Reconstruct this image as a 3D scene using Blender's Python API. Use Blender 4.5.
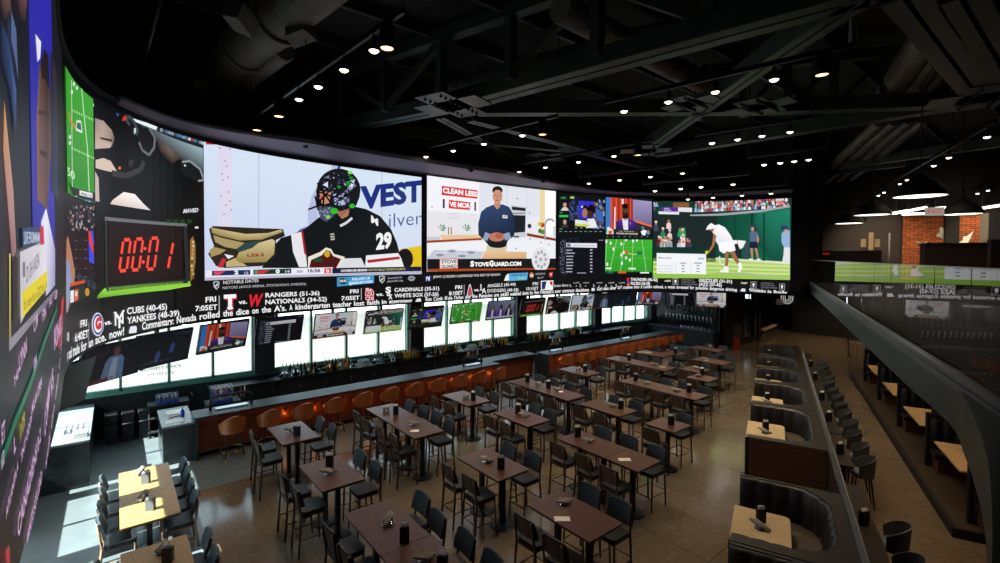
import bpy, bmesh, math, random
import numpy as np
from math import sin, cos, pi, radians, atan2, hypot
from mathutils import Matrix, Vector
random.seed(7)
SC = bpy.context.scene
COL = SC.collection
for _o in list(bpy.data.objects): bpy.data.objects.remove(_o)

# ---------------------------------------------------------------- camera, world, sun, exposure
# room frame: X runs along the bar, Y towards the street windows, camera above the origin
EYE = 5.05
FPX, PITCH, ROLL, CY = 472.68, .02215, .004354, 267.52
HEAD = radians(50.8)
FX, FY = cos(HEAD), sin(HEAD)            # heading in the room
RX, RY = sin(HEAD), -cos(HEAD)           # right of the camera
cam = bpy.data.cameras.new('camera'); cam.sensor_width = 36; cam.lens = FPX*36/1000
cam.shift_y = -(281.5-CY)/1000; cam.clip_start = .05; cam.clip_end = 400
co = bpy.data.objects.new('camera', cam); COL.objects.link(co); SC.camera = co
_f = Vector((FX*cos(PITCH), FY*cos(PITCH), -sin(PITCH)))
_r0 = Vector((RX, RY, 0)); _u0 = _r0.cross(_f)
_r = _r0*cos(ROLL)+_u0*sin(ROLL); _u = _u0*cos(ROLL)-_r0*sin(ROLL)
co.matrix_world = Matrix(((_r.x, _u.x, -_f.x, 0), (_r.y, _u.y, -_f.y, 0), (_r.z, _u.z, -_f.z, EYE), (0, 0, 0, 1)))
vs = SC.view_settings
vs.view_transform = 'Standard'; vs.look = 'None'; vs.gamma = 1; vs.use_curve_mapping = False
vs.exposure = 0.0
SC.display_settings.display_device = 'sRGB'
w = bpy.data.worlds.new('sky'); SC.world = w; w.use_nodes = True
bg = w.node_tree.nodes['Background']; bg.inputs[0].default_value = (.64, .83, 1, 1); bg.inputs[1].default_value = 3.0
sun = bpy.data.lights.new('sun', 'SUN'); sun.energy = 31; sun.angle = radians(.6); sun.color = (1, .97, .92)
so = bpy.data.objects.new('sun', sun); COL.objects.link(so); so.location = (-20, 10, 20)
so.rotation_euler = Vector((1, .04, -1.0)).to_track_quat('-Z', 'Y').to_euler()

def ray(x, y):
    x = (x-500)/FPX; y = -(y-CY)/FPX
    c, s = cos(ROLL), sin(ROLL); x, y = c*x-s*y, s*x+c*y
    c, s = cos(PITCH), sin(PITCH); a, f, z = x, c+s*y, -s+c*y
    return np.array([a*RX+f*FX, a*RY+f*FY, z])
def at(x, y, z):
    d = ray(x, y); t = (z-EYE)/d[2]; return Vector((d[0]*t, d[1]*t, z))
def atY(x, y, Y):
    d = ray(x, y); t = Y/d[1]; return Vector((d[0]*t, Y, EYE+d[2]*t))
UX, UY = cos(radians(20.7)), sin(radians(20.7))   # direction of the booth row and of the mezzanine edge
def uv(u, v, z=0): return Vector((u*UX-v*UY, u*UY+v*UX, z))
def touv(p): return (p[0]*UX+p[1]*UY, -p[0]*UY+p[1]*UX)

# ---------------------------------------------------------------- materials
def lin(c):
    if isinstance(c, str):
        c = c.lstrip('#'); c = [int(c[i:i+2], 16)/255 for i in (0, 2, 4)]
    return tuple(v/12.92 if v <= .04045 else ((v+.055)/1.055)**2.4 for v in c[:3])
MT = {}
def mat(name, col, rough=.5, metal=0, var=.0, scale=8, stretch=(1, 1, 1), kind='noise', bump=0, coat=0, spec=.5, emit=0, trans=0, col2=None, ior=1.45):
    if name in MT: return MT[name]
    m = bpy.data.materials.new(name); m.use_nodes = True; MT[name] = m
    nt = m.node_tree; b = nt.nodes['Principled BSDF']
    c = lin(col); b.inputs['Base Color'].default_value = (*c, 1)
    b.inputs['Roughness'].default_value = rough; b.inputs['Metallic'].default_value = metal
    b.inputs['Specular IOR Level'].default_value = spec; b.inputs['Coat Weight'].default_value = coat
    b.inputs['IOR'].default_value = ior; b.inputs['Transmission Weight'].default_value = trans
    if emit:
        b.inputs['Emission Color'].default_value = (*c, 1); b.inputs['Emission Strength'].default_value = emit
    if var or col2 or bump:
        tc = nt.nodes.new('ShaderNodeTexCoord'); mp = nt.nodes.new('ShaderNodeMapping')
        mp.inputs['Scale'].default_value = stretch; nt.links.new(tc.outputs['Object'], mp.inputs[0])
        n = nt.nodes.new('ShaderNodeTexNoise'); n.inputs['Scale'].default_value = scale; n.inputs['Detail'].default_value = 5
        nt.links.new(mp.outputs[0], n.inputs['Vector'])
        r = nt.nodes.new('ShaderNodeValToRGB'); r.color_ramp.elements[0].position = .3; r.color_ramp.elements[1].position = .7
        c2 = lin(col2) if col2 else tuple(v*(1+var) for v in c)
        c1 = c if col2 else tuple(v*(1-var) for v in c)
        r.color_ramp.elements[0].color = (*c1, 1); r.color_ramp.elements[1].color = (*c2, 1)
        nt.links.new(n.outputs['Fac'], r.inputs[0]); nt.links.new(r.outputs[0], b.inputs['Base Color'])
        if bump:
            bm = nt.nodes.new('ShaderNodeBump'); bm.inputs['Strength'].default_value = bump; bm.inputs['Distance'].default_value = .02
            nt.links.new(n.outputs['Fac'], bm.inputs['Height']); nt.links.new(bm.outputs[0], b.inputs['Normal'])
    return m
M = dict(
 black=mat('black_metal', '#17181a', .4, .3, .2), blackp=mat('black_paint', '#101113', .7, 0, .15), bezel=mat('black_plastic', '#0b0b0c', .45),
 table=mat('dark_wood_laminate', '#633f2e', .34, 0, 0, 6, (12, 1.2, 4), col2='#482d21'), tedge=mat('table_edge', '#1b1513', .5),
 oak=mat('light_oak', '#ad8c5a', .45, 0, 0, 5, (14, 1.5, 4), col2='#957446'), oakedge=mat('oak_edge', '#6a5336', .5),
 frame=mat('dark_walnut', '#54402f', .5, 0, .25, 7, (6, 6, 1)), pad=mat('black_leather', '#1c1e21', .45, 0, .15, 30, bump=.05),
 padb=mat('charcoal_upholstery', '#252d33', .5, 0, .12, 30, bump=.05), padg=mat('blue_grey_upholstery', '#3c4c58', .5, 0, .15, 24, bump=.05),
 framel=mat('grey_oak', '#8a7868', .5, 0, .2, 7, (6, 6, 1)),
 brown=mat('brown_leather', '#9a5426', .42, 0, .15, 18, bump=.05), brass=mat('brass', '#c79a4a', .28, 1), chrome=mat('chrome', '#c8c8c8', .15, 1),
 steel=mat('stainless_steel', '#9a9ea2', .28, 1, .1), beam=mat('dark_painted_steel', '#4c5650', .42, .35, .15, 3), deck=mat('ceiling_deck', '#2a2b2e', .8, 0, .2, 2),
 duct=mat('grey_duct', '#7c7874', .55, .3, .15, 2), stone=mat('black_stone', '#2b3338', .28, 0, .25, 9), marble=mat('grey_marble', '#8c949a', .3, 0, 0, 3, (1, 5, 1), col2='#4d565c'),
 counter=mat('dark_counter', '#232629', .5, 0, .15, 10), panel=mat('bar_wood_panel', '#7a3b1c', .42, 0, 0, 3, (1, 6, 10), col2='#4c2412'),
 bpanel=mat('booth_wood_panel', '#6e4836', .45, 0, 0, 3, (1, 1, 14), col2='#432c22'), ledge=mat('booth_ledge', '#2e2722', .4, 0, .2, 6),
 vinyl=mat('dark_vinyl', '#282725', .38, 0, .12, 10, bump=.03), seatv=mat('booth_seat_vinyl', '#4a3d30', .45, 0, .12, 10), cream=mat('pale_laminate', '#cdb28a', .25, 0, .06, 5),
 wall=mat('dark_wall', '#1a1a1b', .75, 0, .12, 1.5), wallg=mat('charcoal_wall', '#2a2e30', .7, 0, .12, 1.5), bulk=mat('bulkhead_paint', '#8a8298', .6, 0, .08, 1),
 green=mat('green_window_frame', '#5f9482', .4, .1, .1), white=mat('white_paper', '#e8e8e4', .7), napkin=mat('grey_napkin', '#8c867c', .8, 0, .15, 20),
 rubber=mat('black_rubber', '#2a2c2e', .6, 0, .1), blue=mat('blue_plastic', '#1d3fae', .4), clearp=mat('clear_plastic', '#dfe8ec', .15, trans=.7, ior=1.3),
 amber=mat('amber_liquor', '#c7761c', .1, trans=.45, spec=.6), clear=mat('clear_bottle_glass', '#cfd8d6', .08, trans=.8), greenb=mat('green_bottle_glass', '#1f5a34', .1, trans=.4),
 darkb=mat('dark_bottle_glass', '#1d1512', .15), yellow=mat('yellow_liquor', '#e0b92c', .1, trans=.4), redc=mat('red_can', '#b5321f', .35), cap=mat('bottle_cap', '#b98a3a', .4, .6),
 orange=mat('orange_plastic', '#d9551a', .5), taupe=mat('taupe_upholstery', '#4b4f52', .5, 0, .1, 20), brownwall=mat('brown_wood_wall', '#3c281f', .5, 0, 0, 3, (1, 1, 9), col2='#2a1b15'),
 curtain=mat('beige_curtain', '#8d8676', .8), railm=mat('handrail_metal', '#77787a', .3, .7), fascia=mat('green_grey_fascia', '#3b4a44', .3, .1, .06, 1.2),
)
def glassmat(name, tint=(1, 1, 1), mix=None):
    m = bpy.data.materials.new(name); m.use_nodes = True; nt = m.node_tree; nt.nodes.remove(nt.nodes['Principled BSDF'])
    o = nt.nodes['Material Output']; t = nt.nodes.new('ShaderNodeBsdfTransparent'); g = nt.nodes.new('ShaderNodeBsdfGlossy')
    g.inputs['Roughness'].default_value = .0; t.inputs[0].default_value = (*tint, 1)
    f = nt.nodes.new('ShaderNodeFresnel'); f.inputs[0].default_value = 1.52 if mix is None else mix
    ge = nt.nodes.new('ShaderNodeNewGeometry'); iv = nt.nodes.new('ShaderNodeMath'); iv.operation = 'SUBTRACT'; iv.inputs[0].default_value = 1; nt.links.new(ge.outputs['Backfacing'], iv.inputs[1])
    mu = nt.nodes.new('ShaderNodeMath'); mu.operation = 'MULTIPLY'; nt.links.new(iv.outputs[0], mu.inputs[0]); nt.links.new(f.outputs[0], mu.inputs[1])
    x = nt.nodes.new('ShaderNodeMixShader'); nt.links.new(mu.outputs[0], x.inputs[0]); nt.links.new(t.outputs[0], x.inputs[1]); nt.links.new(g.outputs[0], x.inputs[2])
    nt.links.new(x.outputs[0], o.inputs[0]); MT[name] = m; return m
M['glass'] = glassmat('clear_glass', (.93, .97, .95)); M['rglass'] = glassmat('railing_glass', (.93, .96, .95), 1.75)
def screenmat(name, strength):
    m = bpy.data.materials.new(name); m.use_nodes = True; nt = m.node_tree; b = nt.nodes['Principled BSDF']
    a = nt.nodes.new('ShaderNodeAttribute'); a.attribute_name = 'col'; b.inputs['Base Color'].default_value = (.01, .01, .012, 1)
    b.inputs['Roughness'].default_value = .45; nt.links.new(a.outputs['Color'], b.inputs['Emission Color']); b.inputs['Emission Strength'].default_value = strength
    MT[name] = m; return m
M['screen'] = screenmat('led_screen', 1.0); M['tvscreen'] = screenmat('tv_screen', .5)
def emis(name, col, s):
    m = bpy.data.materials.new(name); m.use_nodes = True; nt = m.node_tree; b = nt.nodes['Principled BSDF']
    b.inputs['Base Color'].default_value = (.02, .02, .02, 1); b.inputs['Emission Color'].default_value = (*lin(col), 1); b.inputs['Emission Strength'].default_value = s
    MT[name] = m; return m
M['bulb'] = emis('lamp_bulb', '#fff0d8', 6); M['bulbw'] = emis('warm_lamp', '#ffc98a', 4); M['tube'] = emis('light_tube', '#f4f0e6', 3)
M['led'] = emis('orange_led', '#ff5a14', 1.6); M['exit'] = emis('exit_red', '#e02818', .7)

# ---------------------------------------------------------------- mesh builders
class MB:
    def __init__(s): s.bm = bmesh.new(); s.mi = 0; s.mats = []
    def m(s, mt):
        if isinstance(mt, str): mt = M[mt]
        if mt not in s.mats: s.mats.append(mt)
        s.mi = s.mats.index(mt); return s
    def _f(s, vs_, smooth=False):
        try: f = s.bm.faces.new(vs_)
        except ValueError: return None
        f.material_index = s.mi; f.smooth = smooth; return f
    def box(s, x0, x1, y0, y1, z0, z1, T=None, bev=0):
        vs_ = [s.bm.verts.new((x, y, z)) for z in (z0, z1) for y in (y0, y1) for x in (x0, x1)]
        fs = [s._f([vs_[i] for i in q]) for q in ((0, 2, 3, 1), (4, 5, 7, 6), (0, 1, 5, 4), (2, 6, 7, 3), (0, 4, 6, 2), (1, 3, 7, 5))]
        if bev:
            es = list({e for f in fs for e in f.edges})
            r = bmesh.ops.bevel(s.bm, geom=es, offset=bev, segments=2, affect='EDGES', profile=.5)
            vs_ = list({v for f in r['faces'] for v in f.verts}|{v for v in vs_ if v.is_valid})
            for f in r['faces']: f.material_index = s.mi
        if T is not None: bmesh.ops.transform(s.bm, matrix=T, verts=[v for v in vs_ if v.is_valid])
        return s
    def prism(s, pts, z0, z1, T=None, cap=True, smooth=False):
        a = [s.bm.verts.new((p[0], p[1], z0)) for p in pts]; b = [s.bm.verts.new((p[0], p[1], z1)) for p in pts]; n = len(pts)
        for i in range(n): s._f([a[i], a[(i+1) % n], b[(i+1) % n], b[i]], smooth)
        if cap: s._f(a[::-1]); s._f(b)
        if T is not None: bmesh.ops.transform(s.bm, matrix=T, verts=a+b)
        return s
    def lathe(s, prof, c=(0, 0, 0), n=14, T=None, smooth=True):
        rings = []
        for r, z in prof:
            rings.append([s.bm.verts.new((c[0]+r*cos(2*pi*k/n), c[1]+r*sin(2*pi*k/n), c[2]+z)) for k in range(n)] if r > 1e-5 else [s.bm.verts.new((c[0], c[1], c[2]+z))])
        for A, B in zip(rings, rings[1:]):
            for k in range(n):
                k2 = (k+1) % n
                if len(A) == 1 and len(B) == 1: continue
                if len(A) == 1: s._f([A[0], B[k2], B[k]][::-1] if 0 else [A[0], B[k], B[k2]][::-1], smooth)
                elif len(B) == 1: s._f([A[k], A[k2], B[0]], smooth)
                else: s._f([A[k], A[k2], B[k2], B[k]], smooth)
        if T is not None: bmesh.ops.transform(s.bm, matrix=T, verts=[v for R in rings for v in R])
        return s
    def tube(s, pts, r, n=8, closed=False, smooth=True, r1=None):
        P = [Vector(p) for p in pts]; rings = []; N = len(P)
        for i, p in enumerate(P):
            a = P[i-1] if (i or closed) else p; b = P[(i+1) % N] if (i < N-1 or closed) else p
            d = (b-a).normalized(); up = Vector((0, 0, 1)) if abs(d.z) < .95 else Vector((1, 0, 0))
            x = d.cross(up).normalized(); y = x.cross(d)
            rr = r if r1 is None else r+(r1-r)*i/max(1, N-1)
            rings.append([s.bm.verts.new(p+x*rr*cos(2*pi*k/n)+y*rr*sin(2*pi*k/n)) for k in range(n)])
        for i in range(N if closed else N-1):
            A, B = rings[i], rings[(i+1) % N]
            for k in range(n): s._f([A[k], A[(k+1) % n], B[(k+1) % n], B[k]][::-1], smooth)
        if not closed: s._f(rings[0]); s._f(rings[-1][::-1])
        return s
    def bar(s, p0, p1, w, h, up=(0, 0, 1)):
        p0, p1 = Vector(p0), Vector(p1); d = (p1-p0).normalized(); u = Vector(up)
        if abs(d.dot(u)) > .98: u = Vector((1, 0, 0))
        x = d.cross(u).normalized(); y = x.cross(d)
        v = [s.bm.verts.new(p+x*w/2*a+y*h/2*b) for p in (p0, p1) for a, b in ((-1, -1), (1, -1), (1, 1), (-1, 1))]
        for q in ((0, 1, 2, 3), (7, 6, 5, 4), (0, 4, 5, 1), (1, 5, 6, 2), (2, 6, 7, 3), (3, 7, 4, 0)): s._f([v[i] for i in q])
        return s
    def grid(s, fn, nu, nv, smooth=True):
        V = [[s.bm.verts.new(fn(i/nu, j/nv)) for j in range(nv+1)] for i in range(nu+1)]
        for i in range(nu):
            for j in range(nv): s._f([V[i][j], V[i+1][j], V[i+1][j+1], V[i][j+1]], smooth)
        return s
    def mesh(s, name):
        bmesh.ops.recalc_face_normals(s.bm, faces=s.bm.faces)
        me = bpy.data.meshes.new(name); s.bm.to_mesh(me); s.bm.free()
        for mt in s.mats: me.materials.append(mt)
        return me
    def build(s, name, parent=None, **kw):
        o = bpy.data.objects.new(name, s.mesh(name)); COL.objects.link(o)
        if parent is not None: o.parent = parent
        for k, v in kw.items(): o[k] = v
        return o
def mb(mt): return MB().m(mt)
def empty(name, loc=(0, 0, 0), rz=0, label=None, category=None, group=None, kind=None):
    o = bpy.data.objects.new(name, None); COL.objects.link(o); o.location = loc; o.rotation_euler = (0, 0, rz); o.empty_display_size = .1
    return tag(o, label, category, group, kind)
def tag(o, label=None, category=None, group=None, kind=None):
    if label: o['label'] = label
    if category: o['category'] = category
    if group: o['group'] = group
    if kind: o['kind'] = kind
    return o
def dup(root, loc=None, rz=None, label=None, group=None):
    def cp(o, par):
        c = o.copy(); COL.objects.link(c)
        if par is not None: c.parent = par
        for ch in KIDS.get(o.name, []) if o.name in KIDS else [x for x in o.children]: cp(ch, c)
        return c
    r = cp(root, None)
    if loc is not None: r.location = loc
    if rz is not None: r.rotation_euler = (0, 0, rz)
    if label: r['label'] = label
    if group: r['group'] = group
    return r
KIDS = {}
class Proto:
    """first placement uses the prototype itself, later ones copy it"""
    def __init__(s, root): s.root = root; s.used = False; s.kids = s._tree(root)
    def _tree(s, o): return [(c, s._tree(c)) for c in o.children]
    def put(s, loc, rz, label, group=None):
        if not s.used: s.used = True; r = s.root
        else:
            def cp(o, kids, par):
                c = o.copy(); COL.objects.link(c)
                if par is not None: c.parent = par
                for k, kk in kids: cp(k, kk, c)
                return c
            r = cp(s.root, s.kids, None)
        r.location = loc; r.rotation_euler = (0, 0, rz); r['label'] = label
        if group: r['group'] = group
        return r
def rbox(sx, sy, sz_, r=.03, seg=3):
    """rounded outline in XY"""
    pts = []
    for cx, cy, a0 in ((sx/2-r, sy/2-r, 0), (-sx/2+r, sy/2-r, 90), (-sx/2+r, -sy/2+r, 180), (sx/2-r, -sy/2+r, 270)):
        for k in range(seg+1):
            a = radians(a0+90*k/seg); pts.append((cx+r*cos(a), cy+r*sin(a)))
    return pts
# ---------------------------------------------------------------- video wall plan curve
CP = [(-.40, -1.5), (-.40, 0), (-.42, 3.5), (-.47, 6.5), (-.56, 9.5), (-.32, 11.3), (.2, 12.4), (1.25, 13.7), (2.9, 14.55), (4.8, 14.95), (7.2, 15.12), (10.5, 15.17),
      (13.8, 15.1), (16.7, 14.75), (19.6, 13.75), (22.3, 11.75), (23.5, 9.95), (24.15, 8.4)]
def catmull(P, n=8):
    P = np.array(P, float); P = np.vstack([2*P[0]-P[1], P, 2*P[-1]-P[-2]]); o = []
    for i in range(1, len(P)-2):
        for k in range(n):
            t = k/n; a, b, c, d = P[i-1:i+3]
            o.append(.5*(2*b+(c-a)*t+(2*a-5*b+4*c-d)*t*t+(3*b-a-3*c+d)*t**3))
    o.append(P[-2]); return np.array(o)
CU = catmull(CP); SL = np.concatenate([[0], np.cumsum(np.hypot(*np.diff(CU, axis=0).T))])
_T = np.gradient(CU, axis=0); _T /= np.hypot(_T[:, 0], _T[:, 1])[:, None]
NI = np.stack([_T[:, 1], -_T[:, 0]], 1)       # normal into the room
def curve(s, off=0):
    x = np.interp(s, SL, CU[:, 0]); y = np.interp(s, SL, CU[:, 1]); nx = np.interp(s, SL, NI[:, 0]); ny = np.interp(s, SL, NI[:, 1])
    l = hypot(nx, ny); return x+nx/l*off, y+ny/l*off
def sz(x, y, off=.02):
    d = ray(x, y); best = None; C = CU+NI*off
    for i in range(len(C)-1):
        a, b = C[i], C[i+1]; e = b-a; den = d[0]*e[1]-d[1]*e[0]
        if abs(den) < 1e-9: continue
        t = (a[0]*e[1]-a[1]*e[0])/den; w_ = (a[0]*d[1]-a[1]*d[0])/den
        if t > 0 and -1e-6 <= w_ <= 1+1e-6 and (best is None or t < best[0]): best = (t, SL[i]+w_*(SL[i+1]-SL[i]))
    if best is None: raise ValueError(('off the wall', x, y))
    return best[1], EYE+best[0]*d[2]

def text_mesh(s, mt, h, name='lettering', ext=.002, bold=.01, align='CENTER'):
    cu = bpy.data.curves.new('t', 'FONT'); cu.body = s; cu.size = h/.73; cu.extrude = ext; cu.offset = bold*h; cu.align_x = align; cu.align_y = 'CENTER'; cu.resolution_u = 3
    ob = bpy.data.objects.new('t', cu); me = bpy.data.meshes.new_from_object(ob); bpy.data.objects.remove(ob)
    o = bpy.data.objects.new(name, me); me.materials.clear(); me.materials.append(M[mt] if isinstance(mt, str) else mt); COL.objects.link(o); return o
# ---------------------------------------------------------------- floor, walls, ceiling
def floor_mat():
    m = bpy.data.materials.new('polished_concrete'); m.use_nodes = True; nt = m.node_tree; b = nt.nodes['Principled BSDF']; N = nt.nodes.new; L = nt.links.new
    tc = N('ShaderNodeTexCoord'); n1 = N('ShaderNodeTexNoise'); n1.inputs['Scale'].default_value = .9; n1.inputs['Detail'].default_value = 8
    n2 = N('ShaderNodeTexNoise'); n2.inputs['Scale'].default_value = 9; n2.inputs['Detail'].default_value = 6
    L(tc.outputs['Object'], n1.inputs['Vector']); L(tc.outputs['Object'], n2.inputs['Vector'])
    mx = N('ShaderNodeMath'); mx.operation = 'ADD'; L(n1.outputs['Fac'], mx.inputs[0]); L(n2.outputs['Fac'], mx.inputs[1])
    r = N('ShaderNodeValToRGB'); r.color_ramp.elements[0].position = .35; r.color_ramp.elements[1].position = .65
    h = N('ShaderNodeMath'); h.operation = 'MULTIPLY'; h.inputs[1].default_value = .5; L(mx.outputs[0], h.inputs[0]); L(h.outputs[0], r.inputs[0])
    r.color_ramp.elements[0].color = (*lin('#625645'), 1); r.color_ramp.elements[1].color = (*lin('#7a6d5b'), 1)
    br = N('ShaderNodeTexBrick'); br.offset = 0; br.inputs['Scale'].default_value = 1; br.inputs['Mortar Size'].default_value = .012
    br.inputs['Brick Width'].default_value = 3.8; br.inputs['Row Height'].default_value = 3.8
    br.inputs['Color1'].default_value = br.inputs['Color2'].default_value = (1, 1, 1, 1); br.inputs['Mortar'].default_value = (.6, .6, .6, 1)
    L(tc.outputs['Object'], br.inputs['Vector'])
    mm = N('ShaderNodeMix'); mm.data_type = 'RGBA'; mm.blend_type = 'MULTIPLY'; mm.inputs['Factor'].default_value = 1
    L(r.outputs[0], mm.inputs[6]); L(br.outputs['Color'], mm.inputs[7]); L(mm.outputs[2], b.inputs['Base Color'])
    rr_ = N('ShaderNodeMapRange'); rr_.inputs['To Min'].default_value = .06; rr_.inputs['To Max'].default_value = .2; L(n1.outputs['Fac'], rr_.inputs['Value']); L(rr_.outputs[0], b.inputs['Roughness'])
    return m
XL, XR, YB, YW = -2.14, 43.0, -15.0, 16.9
mb(floor_mat()).box(XL-.3, XR+.3, YB-.3, YW+.3, -.2, 0).build('floor', kind='structure')
mb('deck').box(XL-.3, XR+.3, YB-.3, YW+.3, 11.2, 11.4).build('ceiling', kind='structure')
c = mb('wallg').box(XL-.25, 26.2, YW, YW+.25, 0, 1.25).box(XL-.25, 26.2, YW, YW+.25, 3.65, 11.2)
PILL = (3.75, 9.35, 14.95, 20.6, 25.9)
for px in PILL: c.box(px-.3, px+.3, YW-.25, YW+.25, 1.25, 3.65)
c.build('wall_street', kind='structure')
c = mb('wallg').box(XL-.25, XL, YB, YW, 0, 1.25).box(XL-.25, XL, YB, YW, 3.74, 11.2).box(XL-.25, XL, YB, 9.0, 1.25, 3.74).box(XL-.25, XL, 10.15, 10.6, 1.25, 3.74).box(XL-.25, XL, 13.0, 13.3, 1.25, 3.74)
c.box(XL-.25, XL, 16.4, 16.9, 1.25, 3.74)
c.build('wall_left', kind='structure')
mb('wall').box(XR, XR+.25, YB, YW, 0, 11.2).build('wall_far', kind='structure')
mb('wall').box(XL, XR, YB-.25, YB, 0, 11.2).build('wall_right', kind='structure')
mb('wall').box(26.2, XR, YW, YW+.25, 0, 11.2).build('wall_rear', kind='structure')
mb('wallg').box(26.0, 26.2, 12.55, YW, 0, 3.75).build('wall_taps', kind='structure')
gm = mat('grey_floor_tile', '#5f696d', .3, 0, .1, 3)
mb(gm).prism([(XL, 1.0), (1.22, 1.0), (1.22, 11.85), (25.9, 11.85), (25.9, YW), (XL, YW)], -.05, .003).build('floor_bar_zone', kind='structure')
# windows
def window(idx, axis, a0, a1, z0, z1, n, y):
    f = MB().m('green'); W = .07; wd = (a1-a0)/n
    def bx(p0, p1, q0, q1):
        if axis == 'X': f.box(p0, p1, y-.02, y+.12, q0, q1)
        else: f.box(y-.12, y+.02, p0, p1, q0, q1)
    for k in range(n+1): bx(a0+k*wd-W/2 if 0 < k else a0, a0+k*wd+W/2 if k < n else a1, z0, z1)
    bx(a0, a1, z0, z0+.08); bx(a0, a1, z1-.08, z1)
    o = f.build('window_%d' % idx, kind='structure')
    for k in range(n):
        g = mb('glass'); p0, p1 = a0+k*wd+W/2, a0+(k+1)*wd-W/2
        if axis == 'X': g.box(p0, p1, y+.04, y+.055, z0+.08, z1-.08)
        else: g.box(y-.055, y-.04, p0, p1, z0+.08, z1-.08)
        g.build('pane', o)
edges = [XL]+[v for p in PILL for v in (p-.3, p+.3)]
for i, (a, b, n) in enumerate(((XL, 3.45, 5), (4.05, 9.05, 4), (9.65, 14.65, 4), (15.25, 20.3, 4), (20.9, 25.6, 4))): window(i+1, 'X', a, b, 1.25, 3.65, n, YW)
window(6, 'Y', 9.0, 10.15, 1.25, 3.74, 1, XL); window(7, 'Y', 10.6, 13.0, 1.25, 3.74, 2, XL); window(8, 'Y', 13.3, 16.4, 1.25, 3.74, 2, XL)
mb('green').box(XL, 26, YW-.06, YW-.02, 1.17, 1.25).box(XL+.0, XL+.06, 9, 14.2, 1.17, 1.25).build('trim_1', kind='structure')
# pavement and hoarding beyond the glass
mb(mat('pavement', '#a8a6a0', .8, 0, .15, 2)).box(-30, 60, 17.2, 45, -.3, -.02).box(-30, -2.75, -15, 17.2, -.3, -.02).build('floor_pavement', kind='structure')
fm = bpy.data.materials.new('fence_banner'); fm.use_nodes = True; nt = fm.node_tree; b = nt.nodes['Principled BSDF']; b.inputs['Base Color'].default_value = (.9, .9, .9, 1); b.inputs['Roughness'].default_value = .8
fe = empty('site_fence', (8, 20.5, 0), 0, 'white banner covered site fence on the pavement outside the street windows', 'fence')
mb(fm).box(-9, 16, 0, .03, .1, 2.5).build('banner', fe)
c = mb('steel')
for k_, (tx_, z_) in enumerate((('MIDWEST FENCE', 1.07), ('773-722-6616', .86))):
    t_ = text_mesh(tx_, mat('banner_ink', '#4a4d50', .8), .115 if k_ == 0 else .1, bold=.005); t_.parent = fe; t_.location = (-6.77, -.02, z_); t_.rotation_euler = (pi/2, 0, 0)
for k in range(9): c.tube([(-9+k*3.1, .08, 0), (-9+k*3.1, .08, 2.6)], .03)
c.tube([(-9, .08, 2.5), (16, .08, 2.5)], .025).build('fence_frame', fe)
# ceiling of the bar aisle behind the video wall
pts = [tuple(curve(s, -.3)) for s in np.linspace(0, SL[-1], 60)]+[(26.2, 8.4), (26.2, 12.4), (26.2, YW), (XL, YW), (XL, -1.5)]
mb(mat('aisle_ceiling', '#8e918c', .7)).prism(pts, 3.78, 3.9).build('ceiling_bar_aisle', kind='structure')
# bulkhead over the video wall
def strip(prof, name, mt, s0=0, s1=None, n=90, par=None, ramp=None):
    s1 = SL[-1] if s1 is None else s1; c = mb(mt); bm = c.bm; rows = []
    for i in range(n+1):
        s = s0+(s1-s0)*i/n; q = 1 if ramp is None else min(1, max(.04, (s-ramp[0])/(ramp[1]-ramp[0])), max(.22, 1-(s-27)/9)); rows.append([bm.verts.new((*curve(s, o*q if o > .1 else o), z if ramp is None or z < 8.1 else 8.1+(z-8.1)*max(.35, q))) for o, z in prof])
    for i in range(n):
        for j in range(len(prof)): c._f([rows[i][j], rows[i+1][j], rows[i+1][(j+1) % len(prof)], rows[i][(j+1) % len(prof)]])
    c._f(rows[0]); c._f(rows[-1][::-1])
    return c.build(name, par)
o = strip([(-.3, 8.06), (.02, 8.06), (.03, 8.1), (.8, 8.3), (.8, 8.42), (.7, 8.5), (-.3, 8.5)], 'trim_bulkhead', 'bulk', s0=13.8, ramp=(13.2, 19)); o['kind'] = 'structure'
o = strip([(-.3, 8.06), (.02, 8.06), (.04, 8.16), (-.3, 8.16)], 'trim_3', 'blackp', s1=13.8); o['kind'] = 'structure'
# black end block between the video wall and the glass railing
e0 = curve(SL[-1], .02); pE = at(812, 283, 3.9)
blk = [(24.2, 8.42), tuple(uv(26.42, -1.47)[:2]), tuple(uv(26.45, -1.93)[:2]), tuple(uv(28.0, -2.0)[:2]), tuple(uv(29, 2.0)[:2]), (26.0, 12.2), (25.0, 12.0)]
mb('blackp').prism(blk, 3.4, 11.2).build('wall_end_block', kind='structure')
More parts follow.
